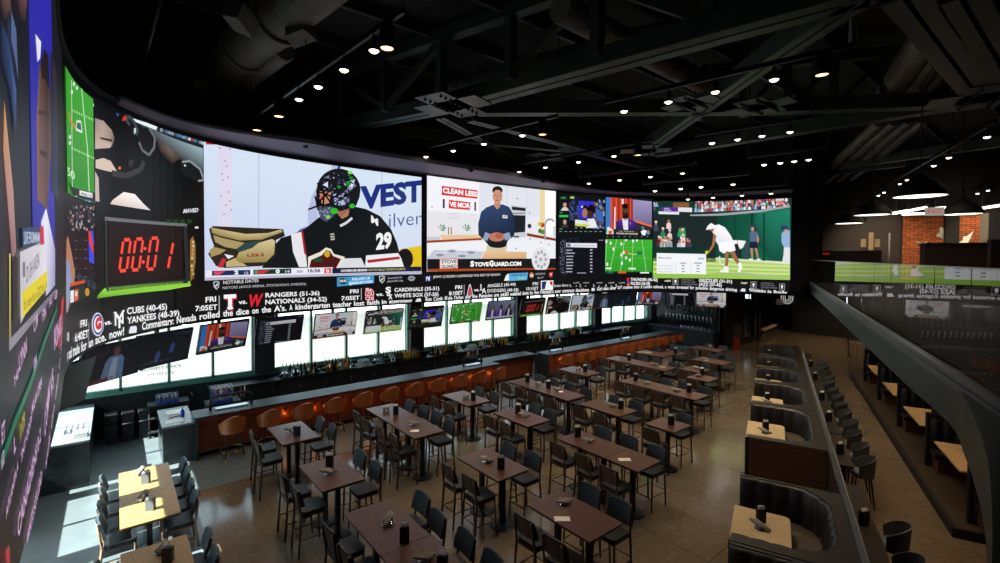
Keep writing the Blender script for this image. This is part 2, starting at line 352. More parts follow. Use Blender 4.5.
# wall with the glazed doors
c = mb('wall').box(26.2, 27.15, 12.3, 12.55, 0, 3.78).box(29.85, 30.2, 12.3, 12.55, 0, 3.78).box(27.15, 29.85, 12.3, 12.55, 3.1, 3.78)
c.box(26.2, 44, 12.4, 17, 3.78, 3.9)
c.build('wall_doors', kind='structure')
for i in range(2):
    x0 = 27.15+1.35*i; d = mb('black'); d.box(x0, x0+.1, 12.32, 12.4, 0, 3.1).box(x0+1.25, x0+1.35, 12.32, 12.4, 0, 3.1).box(x0+.1, x0+1.25, 12.32, 12.4, 0, .45).box(x0+.1, x0+1.25, 12.32, 12.4, 3.0, 3.1)
    d.box(x0+.1, x0+1.25, 12.33, 12.39, 1.5, 1.56).box(x0+.64, x0+.69, 12.33, 12.39, .45, 3.0)
    o = d.build('door_%d' % (i+1), kind='structure'); mb('glass').box(x0+.1, x0+1.25, 12.35, 12.36, .45, 3.0).build('pane', o)
    mb('steel').tube([(x0+(1.15 if i == 0 else .2), 12.27, 1.0), (x0+(1.15 if i == 0 else .2), 12.27, 1.9)], .02).build('door_handle', o)
mb('blackp').box(30.2, 30.5, 12.2, 12.55, 0, 3.9).build('column', kind='structure')
mb('wall').box(36.0, 36.2, 2.0, 12.4, 0, 3.6).build('wall_lobby', kind='structure')

# ---------------------------------------------------------------- mezzanine
ce = [Vector((6.25, .76, 0)), Vector((5.37, .565, 0)), Vector((4.8, .455, 0)), Vector((4.12, .345, 0)), Vector((3.5, .27, 0))]
edge = [uv(26.4, -1.48), uv(20, -1.48), uv(12, -1.48), uv(9, -1.48), uv(7.6, -1.48)]+ce+[Vector((2.6, .19, 0)), Vector((1.4, .12, 0)), Vector((-.2, .05, 0)), Vector((-2.45, 0, 0))]
E2 = [(p.x, p.y) for p in edge]; cv = [tuple(p) for p in catmull(E2, 5)]
o = mb('fascia').prism(cv+[(XL, YB), (XR, YB), (XR, 12.4), tuple(uv(29, 2.0)[:2]), tuple(uv(28, -1.5)[:2])], 3.45, 3.9).build('floor_mezzanine', kind='structure')
def uvT(u, v, z, rz=0): return Matrix.Translation(uv(u, v, z)) @ Matrix.Rotation(radians(20.7)+rz, 4, 'Z')
def uvbox(c, u0, u1, v0, v1, z0, z1, bev=0): return c.box(u0, u1, v0, v1, z0, z1, Matrix.Rotation(radians(20.7), 4, 'Z'), bev)
def atU(x, y, U):
    d = ray(x, y); du = d[0]*UX+d[1]*UY; t = U/du; return (-d[0]*UY+d[1]*UX)*t, EYE+d[2]*t      # v, z
gr = empty('glass_railing', uv(15, -1.55, 3.9), 0, 'long clear glass railing along the mezzanine edge mirroring the screens', 'railing')
off = -gr.location
def inloc(o): o.location = off; return o
c = mb('railm'); uvbox(c, 4.75, 26.4, -1.55, -1.46, 3.88, 3.97); uvbox(c, 4.75, 26.4, -1.455, -1.435, 3.86, 3.93); inloc(c.build('base_channel', gr))
c = mb('railm'); uvbox(c, 4.75, 26.4, -1.51, -1.49, 4.965, 4.98); inloc(c.build('top_edge', gr))
def uAt(px):
    d = ray(px, 300); du, dv = d[0]*UX+d[1]*UY, -d[0]*UY+d[1]*UX; return -1.5*du/dv
js = [4.75, uAt(972), uAt(934.6), uAt(904), uAt(891), uAt(874)]; js = sorted(js)
while js[-1] < 25: js.append(js[-1]+2.4)
js[-1] = 26.4
for a, b in zip(js, js[1:]):
    c = mb('rglass'); uvbox(c, a+.012, b-.012, -1.506, -1.494, 3.97, 4.965); inloc(c.build('glass_panel', gr))
mb(mat('dark_boards', '#241a14', .6, 0, .15, 3, (1, 8, 1))).prism([(p_[0]+.06, p_[1]-.16) for p_ in cv if p_[0] > 5.5]+[(5.3, YB), (XR, YB), (XR, 12.4), tuple(uv(29, 1.9)[:2]), tuple(uv(28, -1.7)[:2])], 3.9, 3.93).build('floor_mezzanine_boards', kind='structure')
# brick wall and far walls of the upper floor
def brick():
    m = bpy.data.materials.new('brick'); m.use_nodes = True; nt = m.node_tree; b = nt.nodes['Principled BSDF']; N = nt.nodes.new
    tc = N('ShaderNodeTexCoord'); sp = N('ShaderNodeSeparateXYZ'); cb = N('ShaderNodeCombineXYZ'); nt.links.new(tc.outputs['Object'], sp.inputs[0])
    nt.links.new(sp.outputs['Y'], cb.inputs['X']); nt.links.new(sp.outputs['Z'], cb.inputs['Y'])
    t = N('ShaderNodeTexBrick'); t.inputs['Scale'].default_value = 1; t.inputs['Brick Width'].default_value = .34; t.inputs['Row Height'].default_value = .11; t.inputs['Mortar Size'].default_value = .012
    t.inputs['Color1'].default_value = (*lin('#c46a34'), 1); t.inputs['Color2'].default_value = (*lin('#8a4826'), 1); t.inputs['Mortar'].default_value = (*lin('#3a2418'), 1)
    nt.links.new(cb.outputs[0], t.inputs['Vector']); nt.links.new(t.outputs[0], b.inputs['Base Color']); b.inputs['Roughness'].default_value = .85; return m
UB = 33.0
def wallU(name, px0, px1, z0, z1, U, mt, th=.2, **kw):
    v0, _ = atU(px0, 250, U); v1, _ = atU(px1, 250, U); lo, hi = min(v0, v1), max(v0, v1)
    o = mb(mt).box(0, th, lo, hi, z0, z1).build(name, **kw); o.location = uv(U, 0); o.rotation_euler = (0, 0, radians(20.7)); return o
wallU('wall_brick', 903, 945, 3.9, 7.55, UB, brick(), kind='structure')
wallU('wall_brick_side', 958.5, 982, 3.9, 7.55, UB, brick(), kind='structure')
wallU('wall_pier', 944.5, 959, 3.9, 7.8, UB-.3, 'blackp', kind='structure')
wallU('wall_mezzanine', 805, 1300, 3.9, 11.2, UB+1.2, 'wall', kind='structure')
wallU('wall_mezzanine_side', 822, 903, 3.9, 7.8, UB+.6, mat('taupe_wall', '#3b3430', .8), kind='structure')
wallU('trim_2', 903, 982, 7.55, 7.9, UB-.1, 'blackp', kind='structure')
# bird silhouettes painted on the bricks
def silhouette(pts, name, label):
    U = UB-.03; P = [atU(x, y, U) for x, y in pts]; c = mb('white'); bm = c.bm
    a = [bm.verts.new((0, v, z)) for v, z in P]; b_ = [bm.verts.new((.03, v, z)) for v, z in P]; n = len(P)
    c._f(a); c._f(b_[::-1])
    for i in range(n): c._f([a[i], a[(i+1) % n], b_[(i+1) % n], b_[i]])
    o = c.build(name, label=label, category='wall decoration'); o.location = uv(U, 0); o.rotation_euler = (0, 0, radians(20.7))
silhouette([(936, 235.5), (940, 232), (939.5, 228), (942, 226.5), (944.3, 230), (944.3, 242), (942, 238), (938, 237)], 'wall_mural', 'white winged shape on the brick wall beside the black pier')
silhouette([(916, 241.3), (921, 242.5), (924, 243), (927.5, 241.2), (926, 244.5), (925, 248), (921, 245.5)], 'wall_mural', 'small white bird shape low on the brick wall')
silhouette([(959, 242.5), (963, 240), (963.5, 236.5), (967, 236), (973.5, 231), (971, 237), (968, 243), (966, 247), (959, 247)], 'wall_mural', 'white dove shape on the brick panel right of the pier')
# upper bar fronts, curtain, menu boards, exit signs
def thingU(name, label, cat, px0, px1, y0, y1, U, th, mt, bev=.01, **kw):
    v0, z1 = atU(px0, y0, U); v1, z0 = atU(px1, y1, U); z0 = kw.pop('zb', z0)
    o = mb(mt).box(0, th, min(v0, v1), max(v0, v1), z0, z1, bev=bev).build(name, label=label, category=cat, **kw); o.location = uv(U, 0); o.rotation_euler = (0, 0, radians(20.7)); return o
o = thingU('upper_bar_counter', 'brown wooden bar front on the upper floor in front of the brick wall', 'bar', 925, 1003, 244.5, 257, 24, .7, 'brownwall', zb=3.9)
v0, z1 = atU(925, 244.5, 24); v1, _ = atU(1003, 244, 24)
mb('black').box(-.06, .8, v1, v0+.03, z1, z1+.05).build('countertop', o)
o = thingU('wooden_partition', 'tall brown wooden partition at the right end of the upper bar', 'partition', 991, 1040, 239, 257, 21.5, .3, 'brownwall', zb=3.9)
thingU('low_partition', 'low reddish wooden partition on the upper floor behind the end of the railing', 'partition', 822, 882, 250.5, 259, 27, .15, 'brownwall', zb=3.9)
thingU('curtain', 'beige curtain hanging right of the brick wall', 'curtain', 981, 988, 213, 250, 30, .12, 'curtain', zb=3.93)
for (a, b, lab) in ((861, 866, 'small framed poster on the dark upper wall, left one'), (875, 880, 'small framed poster on the dark upper wall, right one')):
    o = thingU('framed_poster', lab, 'poster', a, b, 239, 247, 33.54, .05, mat('poster', '#8a7a58', .7), bev=0)
o = thingU('menu_sign', 'narrow lit menu sign between the two framed posters', 'sign', 869, 873.3, 232.5, 250, 33.54, .05, emis('menu_glow', '#c89a5a', .5), bev=0)
thingU('door_frame', 'pale door frame in the dark upper wall', 'door frame', 889, 890, 233, 253, 33.49, .1, 'steel', zb=3.9)
def exit_sign(px, py, U, w_, h_, face, txt, label):
    v, z = atU(px, py, U); o = mb(face).box(-.03, .03, -w_/2, w_/2, -h_/2, h_/2, bev=.005).build('exit_sign', label=label, category='sign'); o.location = uv(U, v, z); o.rotation_euler = (0, 0, radians(20.7))
    t = text_mesh('EXIT', txt, h_*.5, bold=.0); t.parent = o; t.location = (-.034, 0, 0); t.rotation_euler = (pi/2, 0, -pi/2); return o
exit_sign(934.5, 211.5, 20, .46, .26, emis('exit_face', '#b8b0a4', .6), 'exit', 'white EXIT sign with red letters hanging over the upper floor')
exit_sign(826.5, 254, 26.9, .42, .2, 'blackp', 'exit', 'small dark EXIT sign with red letters at the railing end')

# ---------------------------------------------------------------- ceiling steel
ZB = 9.3
def hbeam(p0, p1, w_=.42, h_=.36, t=.045, name='steel_beam'):
    """H section lying flat, with a slot line along its underside"""
    c = mb('beam'); d = (p1-p0).normalized(); side = d.cross(Vector((0, 0, 1))).normalized()
    for s in (-1, 1): c.bar(p0+side*s*(w_/2-t/2), p1+side*s*(w_/2-t/2), t, h_)
    c.bar(p0+Vector((0, 0, -.02)), p1+Vector((0, 0, -.02)), w_-2*t, t)
    for s in (-1, 1): c.bar(p0+side*s*w_*.27+Vector((0, 0, -h_/2)), p1+side*s*w_*.27+Vector((0, 0, -h_/2)), w_*.42, .03)
    return c.build(name, kind='structure')
B = [((292, 136), (452, 103), .5), ((452, 103), (870, -14), .62), ((478, 108), (760, 107), .34), ((760, 107), (985, 99), .36), ((642, 150), (770, 55), .42), ((770, 55), (865, -12), .46), ((440, 112), (520, 158), .34),
     ((470, 115), (600, 150), .32), ((400, 131), (600, 150), .24), ((396, 140), (505, 157), .22), ((655, 152), (1010, 93), .4), ((560, 143), (770, 196), .26), ((755, 180), (905, 162), .26), ((300, 136), (470, 160), .2),
     ((905, -14), (985, 97), .62), ((962, -14), (1020, 90), .6), ((505, 158), (640, 176), .22), ((840, 165), (1010, 140), .24)]
for a, b, w_ in B:
    hbeam(at(*a, ZB), at(*b, ZB), w_)
def gusset(px, py, r, ang):
    p = at(px, py, ZB-.22); T = Matrix.Translation(p) @ Matrix.Rotation(radians(ang), 4, 'Z')
    c = mb('beam').box(-r, r, -r*.45, r*.45, 0, .03, T).box(-r*.4, r*.4, -r, r, 0, .03, T)
    for i in range(-4, 5):
        for j in (-1, 1): c.m('black').lathe([(0, -.05), (.035, -.05), (.035, 0)], (0, 0, 0), 6, T @ Matrix.Translation((i*r*.2, j*r*.25, 0)))
    c.build('gusset_plate', kind='structure')
for g in ((452, 106, 1.0, 20), (545, 158, .9, 10), (645, 151, .9, 40), (760, 107, .8, 0), (985, 98, 1.1, 20), (690, 104, .7, 0), (302, 134, .8, 0)): gusset(*g)
# truss above the first chord
p0, p1 = at(300, 134, ZB), at(860, -12, ZB); d = (p1-p0); n = 7; c = mb('beam')
c.bar(p0+Vector((0, 0, 1.6)), p1+Vector((0, 0, 1.6)), .3, .3)
for k in range(n+1):
    q = p0+d*k/n; c.bar(q, q+Vector((0, 0, 1.6)), .22, .22)
    if k < n: c.bar(q+Vector((0, 0, 1.5 if k % 2 else .1)), p0+d*(k+1)/n+Vector((0, 0, .1 if k % 2 else 1.5)), .16, .16)
c.build('roof_truss', kind='structure')
p0, p1 = at(700, 120, ZB), at(990, 99, ZB); d = p1-p0; c = mb('beam'); c.bar(p0+Vector((0, 0, 1.5)), p1+Vector((0, 0, 1.5)), .26, .26)
for k in range(6):
    q = p0+d*k/6; c.bar(q, q+Vector((0, 0, 1.5)), .16, .16); c.bar(q+Vector((0, 0, .1)), p0+d*(k+1)/6+Vector((0, 0, 1.4)), .14, .14)
c.build('roof_truss', kind='structure')
# deck ribs
c = mb('beam')
for k in range(13): y = -11+2.2*k; c.box(XL, XR, y, y+.1, 10.9, 11.2)
c.build('ceiling_joists', kind='structure')
# ducts
def duct(pts, r, label, rib=.12, seg=None):
    o = empty('air_duct', tuple(pts[0]), 0, label, 'duct'); c = mb('duct'); off_ = Vector(pts[0]); P = [Vector(p)-off_ for p in pts]; bm = c.bm; rows = []
    for q, (a, b) in enumerate(zip(P, P[1:])):
        n = max(2, int((b-a).length/rib)*2); d = (b-a).normalized(); x = d.cross(Vector((0, 0, 1))).normalized(); y = x.cross(d)
        for k in range(n+1):
            if k == 0 and q: continue
            p = a+(b-a)*k/n; rr_ = r+(.018 if k % 2 else 0); rows.append([bm.verts.new(p+x*rr_*cos(2*pi*t_/22)+y*rr_*sin(2*pi*t_/22)) for t_ in range(22)])
    for A, B_ in zip(rows, rows[1:]):
        for t_ in range(22): c._f([A[t_], A[(t_+1) % 22], B_[(t_+1) % 22], B_[t_]])
    c._f(rows[0]); c._f(rows[-1]); c.build('duct_pipe', o)
    for q in seg or (): mb('duct').tube([P[0]+(P[-1]-P[0])*(q-.012), P[0]+(P[-1]-P[0])*(q+.012)], r+.09, 20).build('flange', o)
    return o
duct([at(212, 78, 10.3), at(350, -45, 10.3)], .5, 'large grey spiral duct running up from the left corner of the ceiling', seg=(.02, .35, .62))
duct([at(240, 86, 10.0), at(285, 50, 10.0)], .24, 'thin grey branch duct beside the large spiral duct')
def outlet(px, py, z, s, lab, rz):
    o = mb('duct').prism([(-s, -s*.6), (s, -s*.6), (s*.75, s*.6), (-s*.75, s*.6)], -s*.6, s*.6).build('duct_outlet', label=lab, category='duct outlet'); o.location = at(px, py, z); o.rotation_euler = (.3, .2, rz)
outlet(196, 84, 9.75, .3, 'flared grey outlet on the left end of the big spiral duct', .9); outlet(222, 94, 9.75, .3, 'flared grey outlet under the end of the big spiral duct', 2.2)
outlet(300, 32, 9.75, .3, 'flared grey outlet halfway along the big spiral duct', 2.2); outlet(240, 18, 9.75, .3, 'flared grey outlet on the left side of the big spiral duct', .9)
for k, (a, b) in enumerate((((890, 93), (935, 26)), ((906, 98), (950, 30)), ((922, 100), (962, 40)))):
    duct([at(*a, 10.0), at(*b, 10.0)], .34, '%s of three parallel grey ducts at the upper right' % ('leftmost', 'middle', 'rightmost')[k])
for k in range(4):
    duct([at(812+13*k, 184-2*k, 9.5), at(880+15*k, 122-1*k, 9.5)], .16, '%s of the four parallel pipes above the far tracks' % ('first', 'second', 'third', 'fourth')[k])
duct([at(440, 92, 10.3), at(640, 40, 10.3), at(800, 5, 10.3)], .3, 'long grey duct running behind the main steel chord')
duct([at(560, 8, 10.4), at(720, 92, 10.4)], .3, 'grey duct crossing the ceiling toward the middle')
for i, (a, b, lab) in enumerate((((135, 93), (163, -8), 'thin conduit hanging from the ceiling over the green football picture'), ((850, 44), (853, -8), 'thin vertical pipe hanging near the double beam'))):
    tag(mb('black').tube([at(*a, 9.2), at(*b, 9.2)], .035).build('conduit'), lab, 'pipe')

# ---------------------------------------------------------------- track lights
ZT = 8.75
def track(p0, p1, lab):
    d = (p1-p0).normalized(); p0, p1 = p0-d*.5, p1+d*.5; c = mb('black').bar((0, 0, 0), p1-p0, .06, .09); n = max(2, int((p1-p0).length/3))
    for k in range(n+1): q = (p1-p0)*k/n; c.tube([q, q+Vector((0, 0, 11.19-p0.z))], .012, 5)
    o = c.build('light_track', label=lab, category='light track'); o.location = p0
def lamp(r, hgt, warm=False):
    o = empty('spotlight'); o['category'] = 'spotlight'
    if warm:
        mb('black').lathe([(r*1.25, 0), (r*1.3, .01), (r*1.3, hgt), (0, hgt)], n=14).build('housing', o)
        mb('bulbw').lathe([(0, .015), (r*1.1, .015)], n=14).build('lens', o)
    else:
        mb('black').lathe([(r*.5, r*1.4), (r*.5, hgt-.03), (0, hgt-.03)], n=10).build('socket', o)
        mb('steel').lathe([(r, .02), (r*.98, r*.45), (r*.5, r*1.2), (r*.4, r*1.6)], n=12).build('reflector', o)
        mb('bulb').lathe([(0, -.02), (r*.6, -.005), (r*.96, .03)], n=12).build('bulb', o)
    mb('black').tube([(0, 0, hgt-.06), (0, 0, hgt+.12)], .015, 5).build('stem', o)
    return o
LT = []
def add_light(o, power, col=(1, .82, .6), size=1.5, blend=.6):
    L = bpy.data.lights.new('lamp_light', 'SPOT'); L.energy = power; L.color = col; L.spot_size = size; L.spot_blend = blend; L.shadow_soft_size = .07
    lo = bpy.data.objects.new('lamp_light', L); COL.objects.link(lo); lo.parent = o; lo.location = (0, 0, -.05)
PW = 110
big = Proto(lamp(.085, .28)); wrm = Proto(lamp(.09, .36, True)); ROWS = [
 ('track over the hockey picture', [(367, 50), (338.5, 70), (313.5, 87), (294, 99.5)], [(387, 44), (278.7, 113.5), (257, 127.6)]),
 ('left part of the long middle track', [(426, 157.5), (453, 151.5), (484.5, 145), (521, 136)], [(542.5, 132)]),
 ('long middle track', [(624, 112.5), (668, 103), (716, 94), (774, 81)], [(822, 71)]),
 ('track above the kitchen picture', [(519.4, 172.4), (547, 168.5), (579.5, 163), (616, 157.5)], [(638, 153)]),
 ('second track on the right', [(712, 144), (737.7, 140.5), (762, 137), (790, 133)], []),
 ('track above the four small pictures', [(589, 184), (617, 180), (649, 177), (682.5, 174)], []),
 ('third track on the right', [(764, 165.5), (780, 163.5), (794, 162), (808.6, 160.5)], []),
 ('far track above the tennis picture', [(655, 191.5), (682.5, 190), (700.7, 187.5), (733, 185)], []),
 ('farthest track above the tennis picture', [(688, 199.8), (713, 198), (742, 196), (771, 194)], []),
 ('track over the upper floor', [(862.5, 204.5), (868, 202), (877, 196), (884, 193), (899, 184.5), (908, 180.5), (933, 166.5), (947.4, 158.5), (987, 138)], []),
 ('track at the right edge', [(944, 203.4), (951.5, 201), (976, 194), (988, 191)], [])]
ORD = ('first', 'second', 'third', 'fourth', 'fifth', 'sixth', 'seventh', 'eighth', 'ninth')
for ri, (nm, cs, ws) in enumerate(ROWS):
    ZT = 8.75 if ri < 5 or ri > 8 else (8.4 if ri < 7 else 7.95); zl = ZT-.34; P = sorted([at(*p, zl) for p in cs+ws], key=lambda v: v.length); a_, b_ = P[0], P[-1]; a_ = Vector((a_.x, a_.y, ZT)); b_ = Vector((b_.x, b_.y, ZT)); track(a_, b_, 'black lighting track hung from the ceiling, the '+nm)
    def snap(p):
        q = at(*p, zl); d = (b_-a_).normalized(); t = (q-a_).dot(d); k = a_+d*t; return Vector((k.x, k.y, zl)) if (Vector((k.x, k.y, zl))-q).length < .5 else q
    up = 'upper' in nm or 'edge' in nm
    for k, p in enumerate(cs):
        o = big.put(snap(p), 0, 'white bulb spotlight, %s from left, %s' % (ORD[k], nm), 'bulb spotlights on the ceiling tracks'); add_light(o, PW*(.5 if up else 1), size=1.9 if not up else 2.2)
    for k, p in enumerate(ws):
        q = snap(p); q.z = ZT-.42; o = wrm.put(q, 0, 'black cylinder spotlight with warm lens, %s one, %s' % (ORD[k], nm), 'cylinder spotlights on the ceiling tracks'); add_light(o, PW*1.3, (1, .72, .45), 1.6)
# dome cameras under the bulkhead
for k, (x, y) in enumerate(((305.5, 146), (471, 170.5), (543, 181.5), (623, 193))):
    o = empty('security_camera', at(x, y, 8.2 if k else 8.26), 0, 'small white dome camera under the bulkhead, %s from the left' % ORD[k], 'camera', 'dome cameras under the bulkhead')
    mb('steel').lathe([(.13, .03), (.13, .08), (0, .08)]).build('housing', o); mb('bezel').lathe([(.1, .03), (.08, -.04), (0, -.08)]).build('dome', o)
# dome pendants over the upper floor
def pendant():
    o = empty('pendant_lamp'); o['category'] = 'pendant lamp'
    mb('blackp').lathe([(.6, 0), (.6, .06), (.52, .22), (.36, .4), (.14, .52), (.06, .62), (0, .62)], n=28).build('shade', o)
    mb('tube').lathe([(0, .02), (.56, .02)], n=28).build('diffuser', o); mb('black').tube([(0, 0, .6), (0, 0, 4.4)], .015).build('cord', o)
    mb('brass').lathe([(.0, .0), (.03, .0), (.03, .05), (0, .05)], (0, -.56, .1), 8).build('rivet', o); return o
pd = Proto(pendant())
for x, y, lab in ((919.6, 196.8, 'largest black dome pendant lamp hanging above the EXIT sign'), (962.4, 214.5, 'black dome pendant lamp in front of the brick pier'), (872, 215.3, 'black dome pendant lamp left of the largest one'), (849, 223.7, 'smallest black dome pendant lamp, near the end block')):
    o = pd.put(at(x, y, 6.72), 0, lab, 'black dome pendants'); add_light(o, 60, (1, .85, .65), 2.4)
for k, (a, b) in enumerate((((886, 214.5), (908, 210.5)), ((896, 213.2), (926, 207.5)), ((902, 214.3), (946, 213)), ((983, 208), (1003, 205)), ((935, 208.5), (945, 207.5)))):
    p0, p1 = at(*a, 7.3), at(*b, 7.3); o = mb('tube').tube([(0, 0, 0), p1-p0], .06, 8).build('light_tube', label='white linear light over the upper floor, %s from the left' % ('first', 'second', 'third', 'fifth', 'fourth')[k], category='linear light'); o.location = p0
    for q in (Vector((0, 0, 0)), p1-p0): mb('black').tube([q+Vector((0, 0, .05)), q+Vector((0, 0, 3.89))], .01, 5).build('hanger', o)
for k, (u_, v_) in enumerate(((27, -7), (30, -9), (30, -4.5))):  # spots without fittings, added to brighten the brick wall
    L = bpy.data.lights.new('brick_fill_spot', 'SPOT'); L.energy = 420; L.color = (1, .8, .58); L.spot_size = 1.5; L.spot_blend = .8; L.shadow_soft_size = .2
    lo = bpy.data.objects.new('brick_fill_spot', L); COL.objects.link(lo); lo.location = uv(u_, v_, 7.4); lo.rotation_euler = (Vector(uv(UB, v_-.5, 5.6))-lo.location).to_track_quat('-Z', 'Y').to_euler()
# ---------------------------------------------------------------- pictures on the screens
LAY = .003
class Art:
    """flat picture in wall coordinates (s along the wall, z up, layer as third axis), later bent onto the wall or scaled onto a TV"""
    def __init__(s): s.V = []; s.F = []; s.C = []
    def raw(s, pts, faces, lay, cols):
        b = len(s.V); s.V += [(p[0], p[1], lay) for p in pts]
        for f in faces: s.F.append([b+i for i in f]); s.C.append([cols[i] if isinstance(cols, list) else cols for i in f])
    def p(s, lay, col, px, cols=None):
        """polygon given by photo points; long edges are cut at the wall facets later"""
        pts = [sz(*q) for q in px]; c = [lin(k) for k in cols] if cols else lin(col); s.raw(pts, [list(range(len(pts)))], lay, c)
    def r(s, lay, col, s0, s1, z0, z1, cols=None):
        s.raw([(s0, z0), (s1, z0), (s1, z1), (s0, z1)], [[0, 1, 2, 3]], lay, [lin(k) for k in cols] if cols else lin(col))
    def R(s, lay, col, x0, y0, x1, y1, cols=None): s.p(lay, col, [(x0, y1), (x1, y1), (x1, y0), (x0, y0)], cols)
    def e(s, lay, col, cx, cy, rx, ry, n=14, a0=0, a1=360):
        s.p(lay, col, [(cx+rx*cos(radians(a0+(a1-a0)*k/n)), cy+ry*sin(radians(a0+(a1-a0)*k/n))) for k in range(n+(0 if a1-a0 == 360 else 1))])
    def l(s, lay, col, px, w_):
        P = [Vector(sz(*q)) for q in px]; ww = w_
        for a, b in zip(P, P[1:]):
            d = (b-a); 
            if d.length < 1e-6: continue
            n = Vector((-d.y, d.x)).normalized()*ww/2; s.raw([a-n, b-n, b+n, a+n], [[0, 1, 2, 3]], lay, lin(col))
    def t(s, lay, col, txt, p0, p1, h, bold=.02, shear=0):
        """lettering from p0 to p1 (baseline, photo points), cap height h in photo px at p0"""
        a, b = sz(*p0), sz(*p1); _, zt = sz(p0[0], p0[1]-h); s.text(lay, col, txt, a, b, zt-a[1], bold, shear)
    def text(s, lay, col, txt, a, b, H_, bold=.03, shear=0):
        cu = bpy.data.curves.new('t', 'FONT'); cu.body = txt; cu.size = 1; cu.offset = bold; cu.resolution_u = 2 if len(txt) > 14 else 3; cu.shear = shear
        ob = bpy.data.objects.new('t', cu); me = bpy.data.meshes.new_from_object(ob); bpy.data.objects.remove(ob)
        if not me.vertices: return
        v = np.array([x.co[:2] for x in me.vertices]); x0, x1 = v[:, 0].min(), v[:, 0].max(); W = b[0]-a[0]
        y0 = 0; sc = H_/.73; pts = [(a[0]+(x-x0)/(x1-x0)*W, a[1]+(b[1]-a[1])*(x-x0)/(x1-x0)+(y-y0)*sc) for x, y in v]
        s.raw(pts, [list(f.vertices) for f in me.polygons], lay, lin(col)); bpy.data.meshes.remove(me)
    def bbox(s): v = np.array(s.V); return v[:, 0].min(), v[:, 0].max(), v[:, 1].min(), v[:, 1].max()
    def _bm(s):
        bm = bmesh.new(); cl = bm.loops.layers.float_color.new('col'); V = [bm.verts.new(v) for v in s.V]
        for f, c in zip(s.F, s.C):
            try: fc = bm.faces.new([V[i] for i in f])
            except ValueError: continue
            cc = c if isinstance(c, list) else [c]*len(f)
            for l_, k in zip(fc.loops, cc): l_[cl] = (*k, 1)
        return bm
    def clip(s, bm, box):
        for co_, no in (((box[0], 0, 0), (-1, 0, 0)), ((box[1], 0, 0), (1, 0, 0)), ((0, box[2], 0), (0, -1, 0)), ((0, box[3], 0), (0, 1, 0))):
            bmesh.ops.bisect_plane(bm, geom=bm.verts[:]+bm.edges[:]+bm.faces[:], plane_co=co_, plane_no=no, clear_outer=True)
    def wall(s, name, parent, clip=None, label=None):
        bm = s._bm()
        if clip: s.clip(bm, clip)
        lo, hi = min(v.co.x for v in bm.verts), max(v.co.x for v in bm.verts)
        for q in SL:
            if lo < q < hi: bmesh.ops.bisect_plane(bm, geom=bm.verts[:]+bm.edges[:]+bm.faces[:], plane_co=(float(q), 0, 0), plane_no=(1, 0, 0))
        for v in bm.verts:
            x, y = curve(v.co.x, .012+v.co.z*LAY); v.co = (x, y, v.co.y)
        return s.fin(bm, name, parent, M['screen'], label)
    def tv(s, name, parent, w_, h_, box, dim=None):
        bm = s._bm(); s.clip(bm, box)
        for v in bm.verts: v.co = ((v.co.x-box[0])/(box[1]-box[0])*w_-w_/2, -.001-v.co.z*.0006, (v.co.y-box[2])/(box[3]-box[2])*h_)
        return s.fin(bm, name, parent, M['tvscreen'], None)
    def fin(s, bm, name, parent, m, label):
        me = bpy.data.meshes.new(name); bm.to_mesh(me); bm.free(); me.materials.append(m); o = bpy.data.objects.new(name, me); COL.objects.link(o); o.parent = parent
        if label: o['label'] = label
        return o
ZT0, ZB0, ZTK = 7.98, 3.42, 4.2     # top, bottom of the wall, top of the ticker
def S(x): return sz(x, 300)[0]
vw = empty('video_wall', (0, 0, 0), 0, 'giant curved LED video wall wrapping around the bar hall above the windows', 'video wall')
o = strip([(-.3, 3.36), (0, 3.36), (0, 8.05), (-.3, 8.05)], 'cabinet', 'bezel', par=vw)
F = {}
def new(name, x0, x1, z0, z1, bg, cols=None):
    a = Art(); a.r(0, bg, S(x0), S(x1), z0, z1, cols); F[name] = (a, (S(x0), S(x1), z0, z1)); return a
rnd = random.Random(3)
# --- ice hockey
a = new('hockey', 205.3, 421.5, 4.42, 7.93, '#d5e2f4', ['#c9d2ee', '#d3ddf2', '#d8e8f6', '#d6e4f6'])
a.R(1, '#ded9ee', 218, 143, 232, 285); a.p(1, '#c62234', [(206, 140), (222, 143.5), (217, 144.6), (206, 144.5)])
for x, y in ((220, 148), (230, 149), (225, 161), (227, 166), (222, 174), (228, 177), (223, 180), (221, 196), (229, 192), (226, 205), (230, 201), (224, 214), (231, 210)): a.e(2, '#9a98b4', x, y, 1.1, .8, 6)
a.l(1, '#b5c4dc', [(259, 152), (258.5, 276)], .03); a.l(1, '#b5c4dc', [(382, 168), (382, 230)], .03)
a.p(1, '#b9c3e2', [(333, 160), (343, 161.5), (338, 168), (334, 172), (331, 170)]); a.l(2, '#2b3b95', [(343, 162), (340, 165), (338, 170)], .08)
a.p(1, '#b9c0df', [(318, 185), (312, 195), (308, 210), (308, 226), (294, 238), (318, 240)]); a.p(2, '#7d86c8', [(292, 239), (300, 229), (308, 226), (308, 229), (299, 234)])
a.p(1, '#e4c31e', [(399, 249.5), (422, 245.5), (422, 270), (404, 270)]); a.t(2, '#20307f', 'VEST', (360, 208.5), (422.5, 200), 22, .05); a.t(2, '#4a5a98', 'ilver', (389, 227.5), (422, 224), 15, -.008)
a.e(3, '#151517', 405, 259, 8.2, 10.5)
J = '#12171a'
a.p(3, J, [(282, 268), (285, 238), (306, 228), (318, 218), (333, 210), (352, 206), (366, 209), (380, 216), (391, 229), (397, 243), (401, 259), (402, 268), (360, 271), (300, 271)])
a.p(2, J, [(281, 238), (291, 235), (300, 268), (262, 268), (270, 250)])
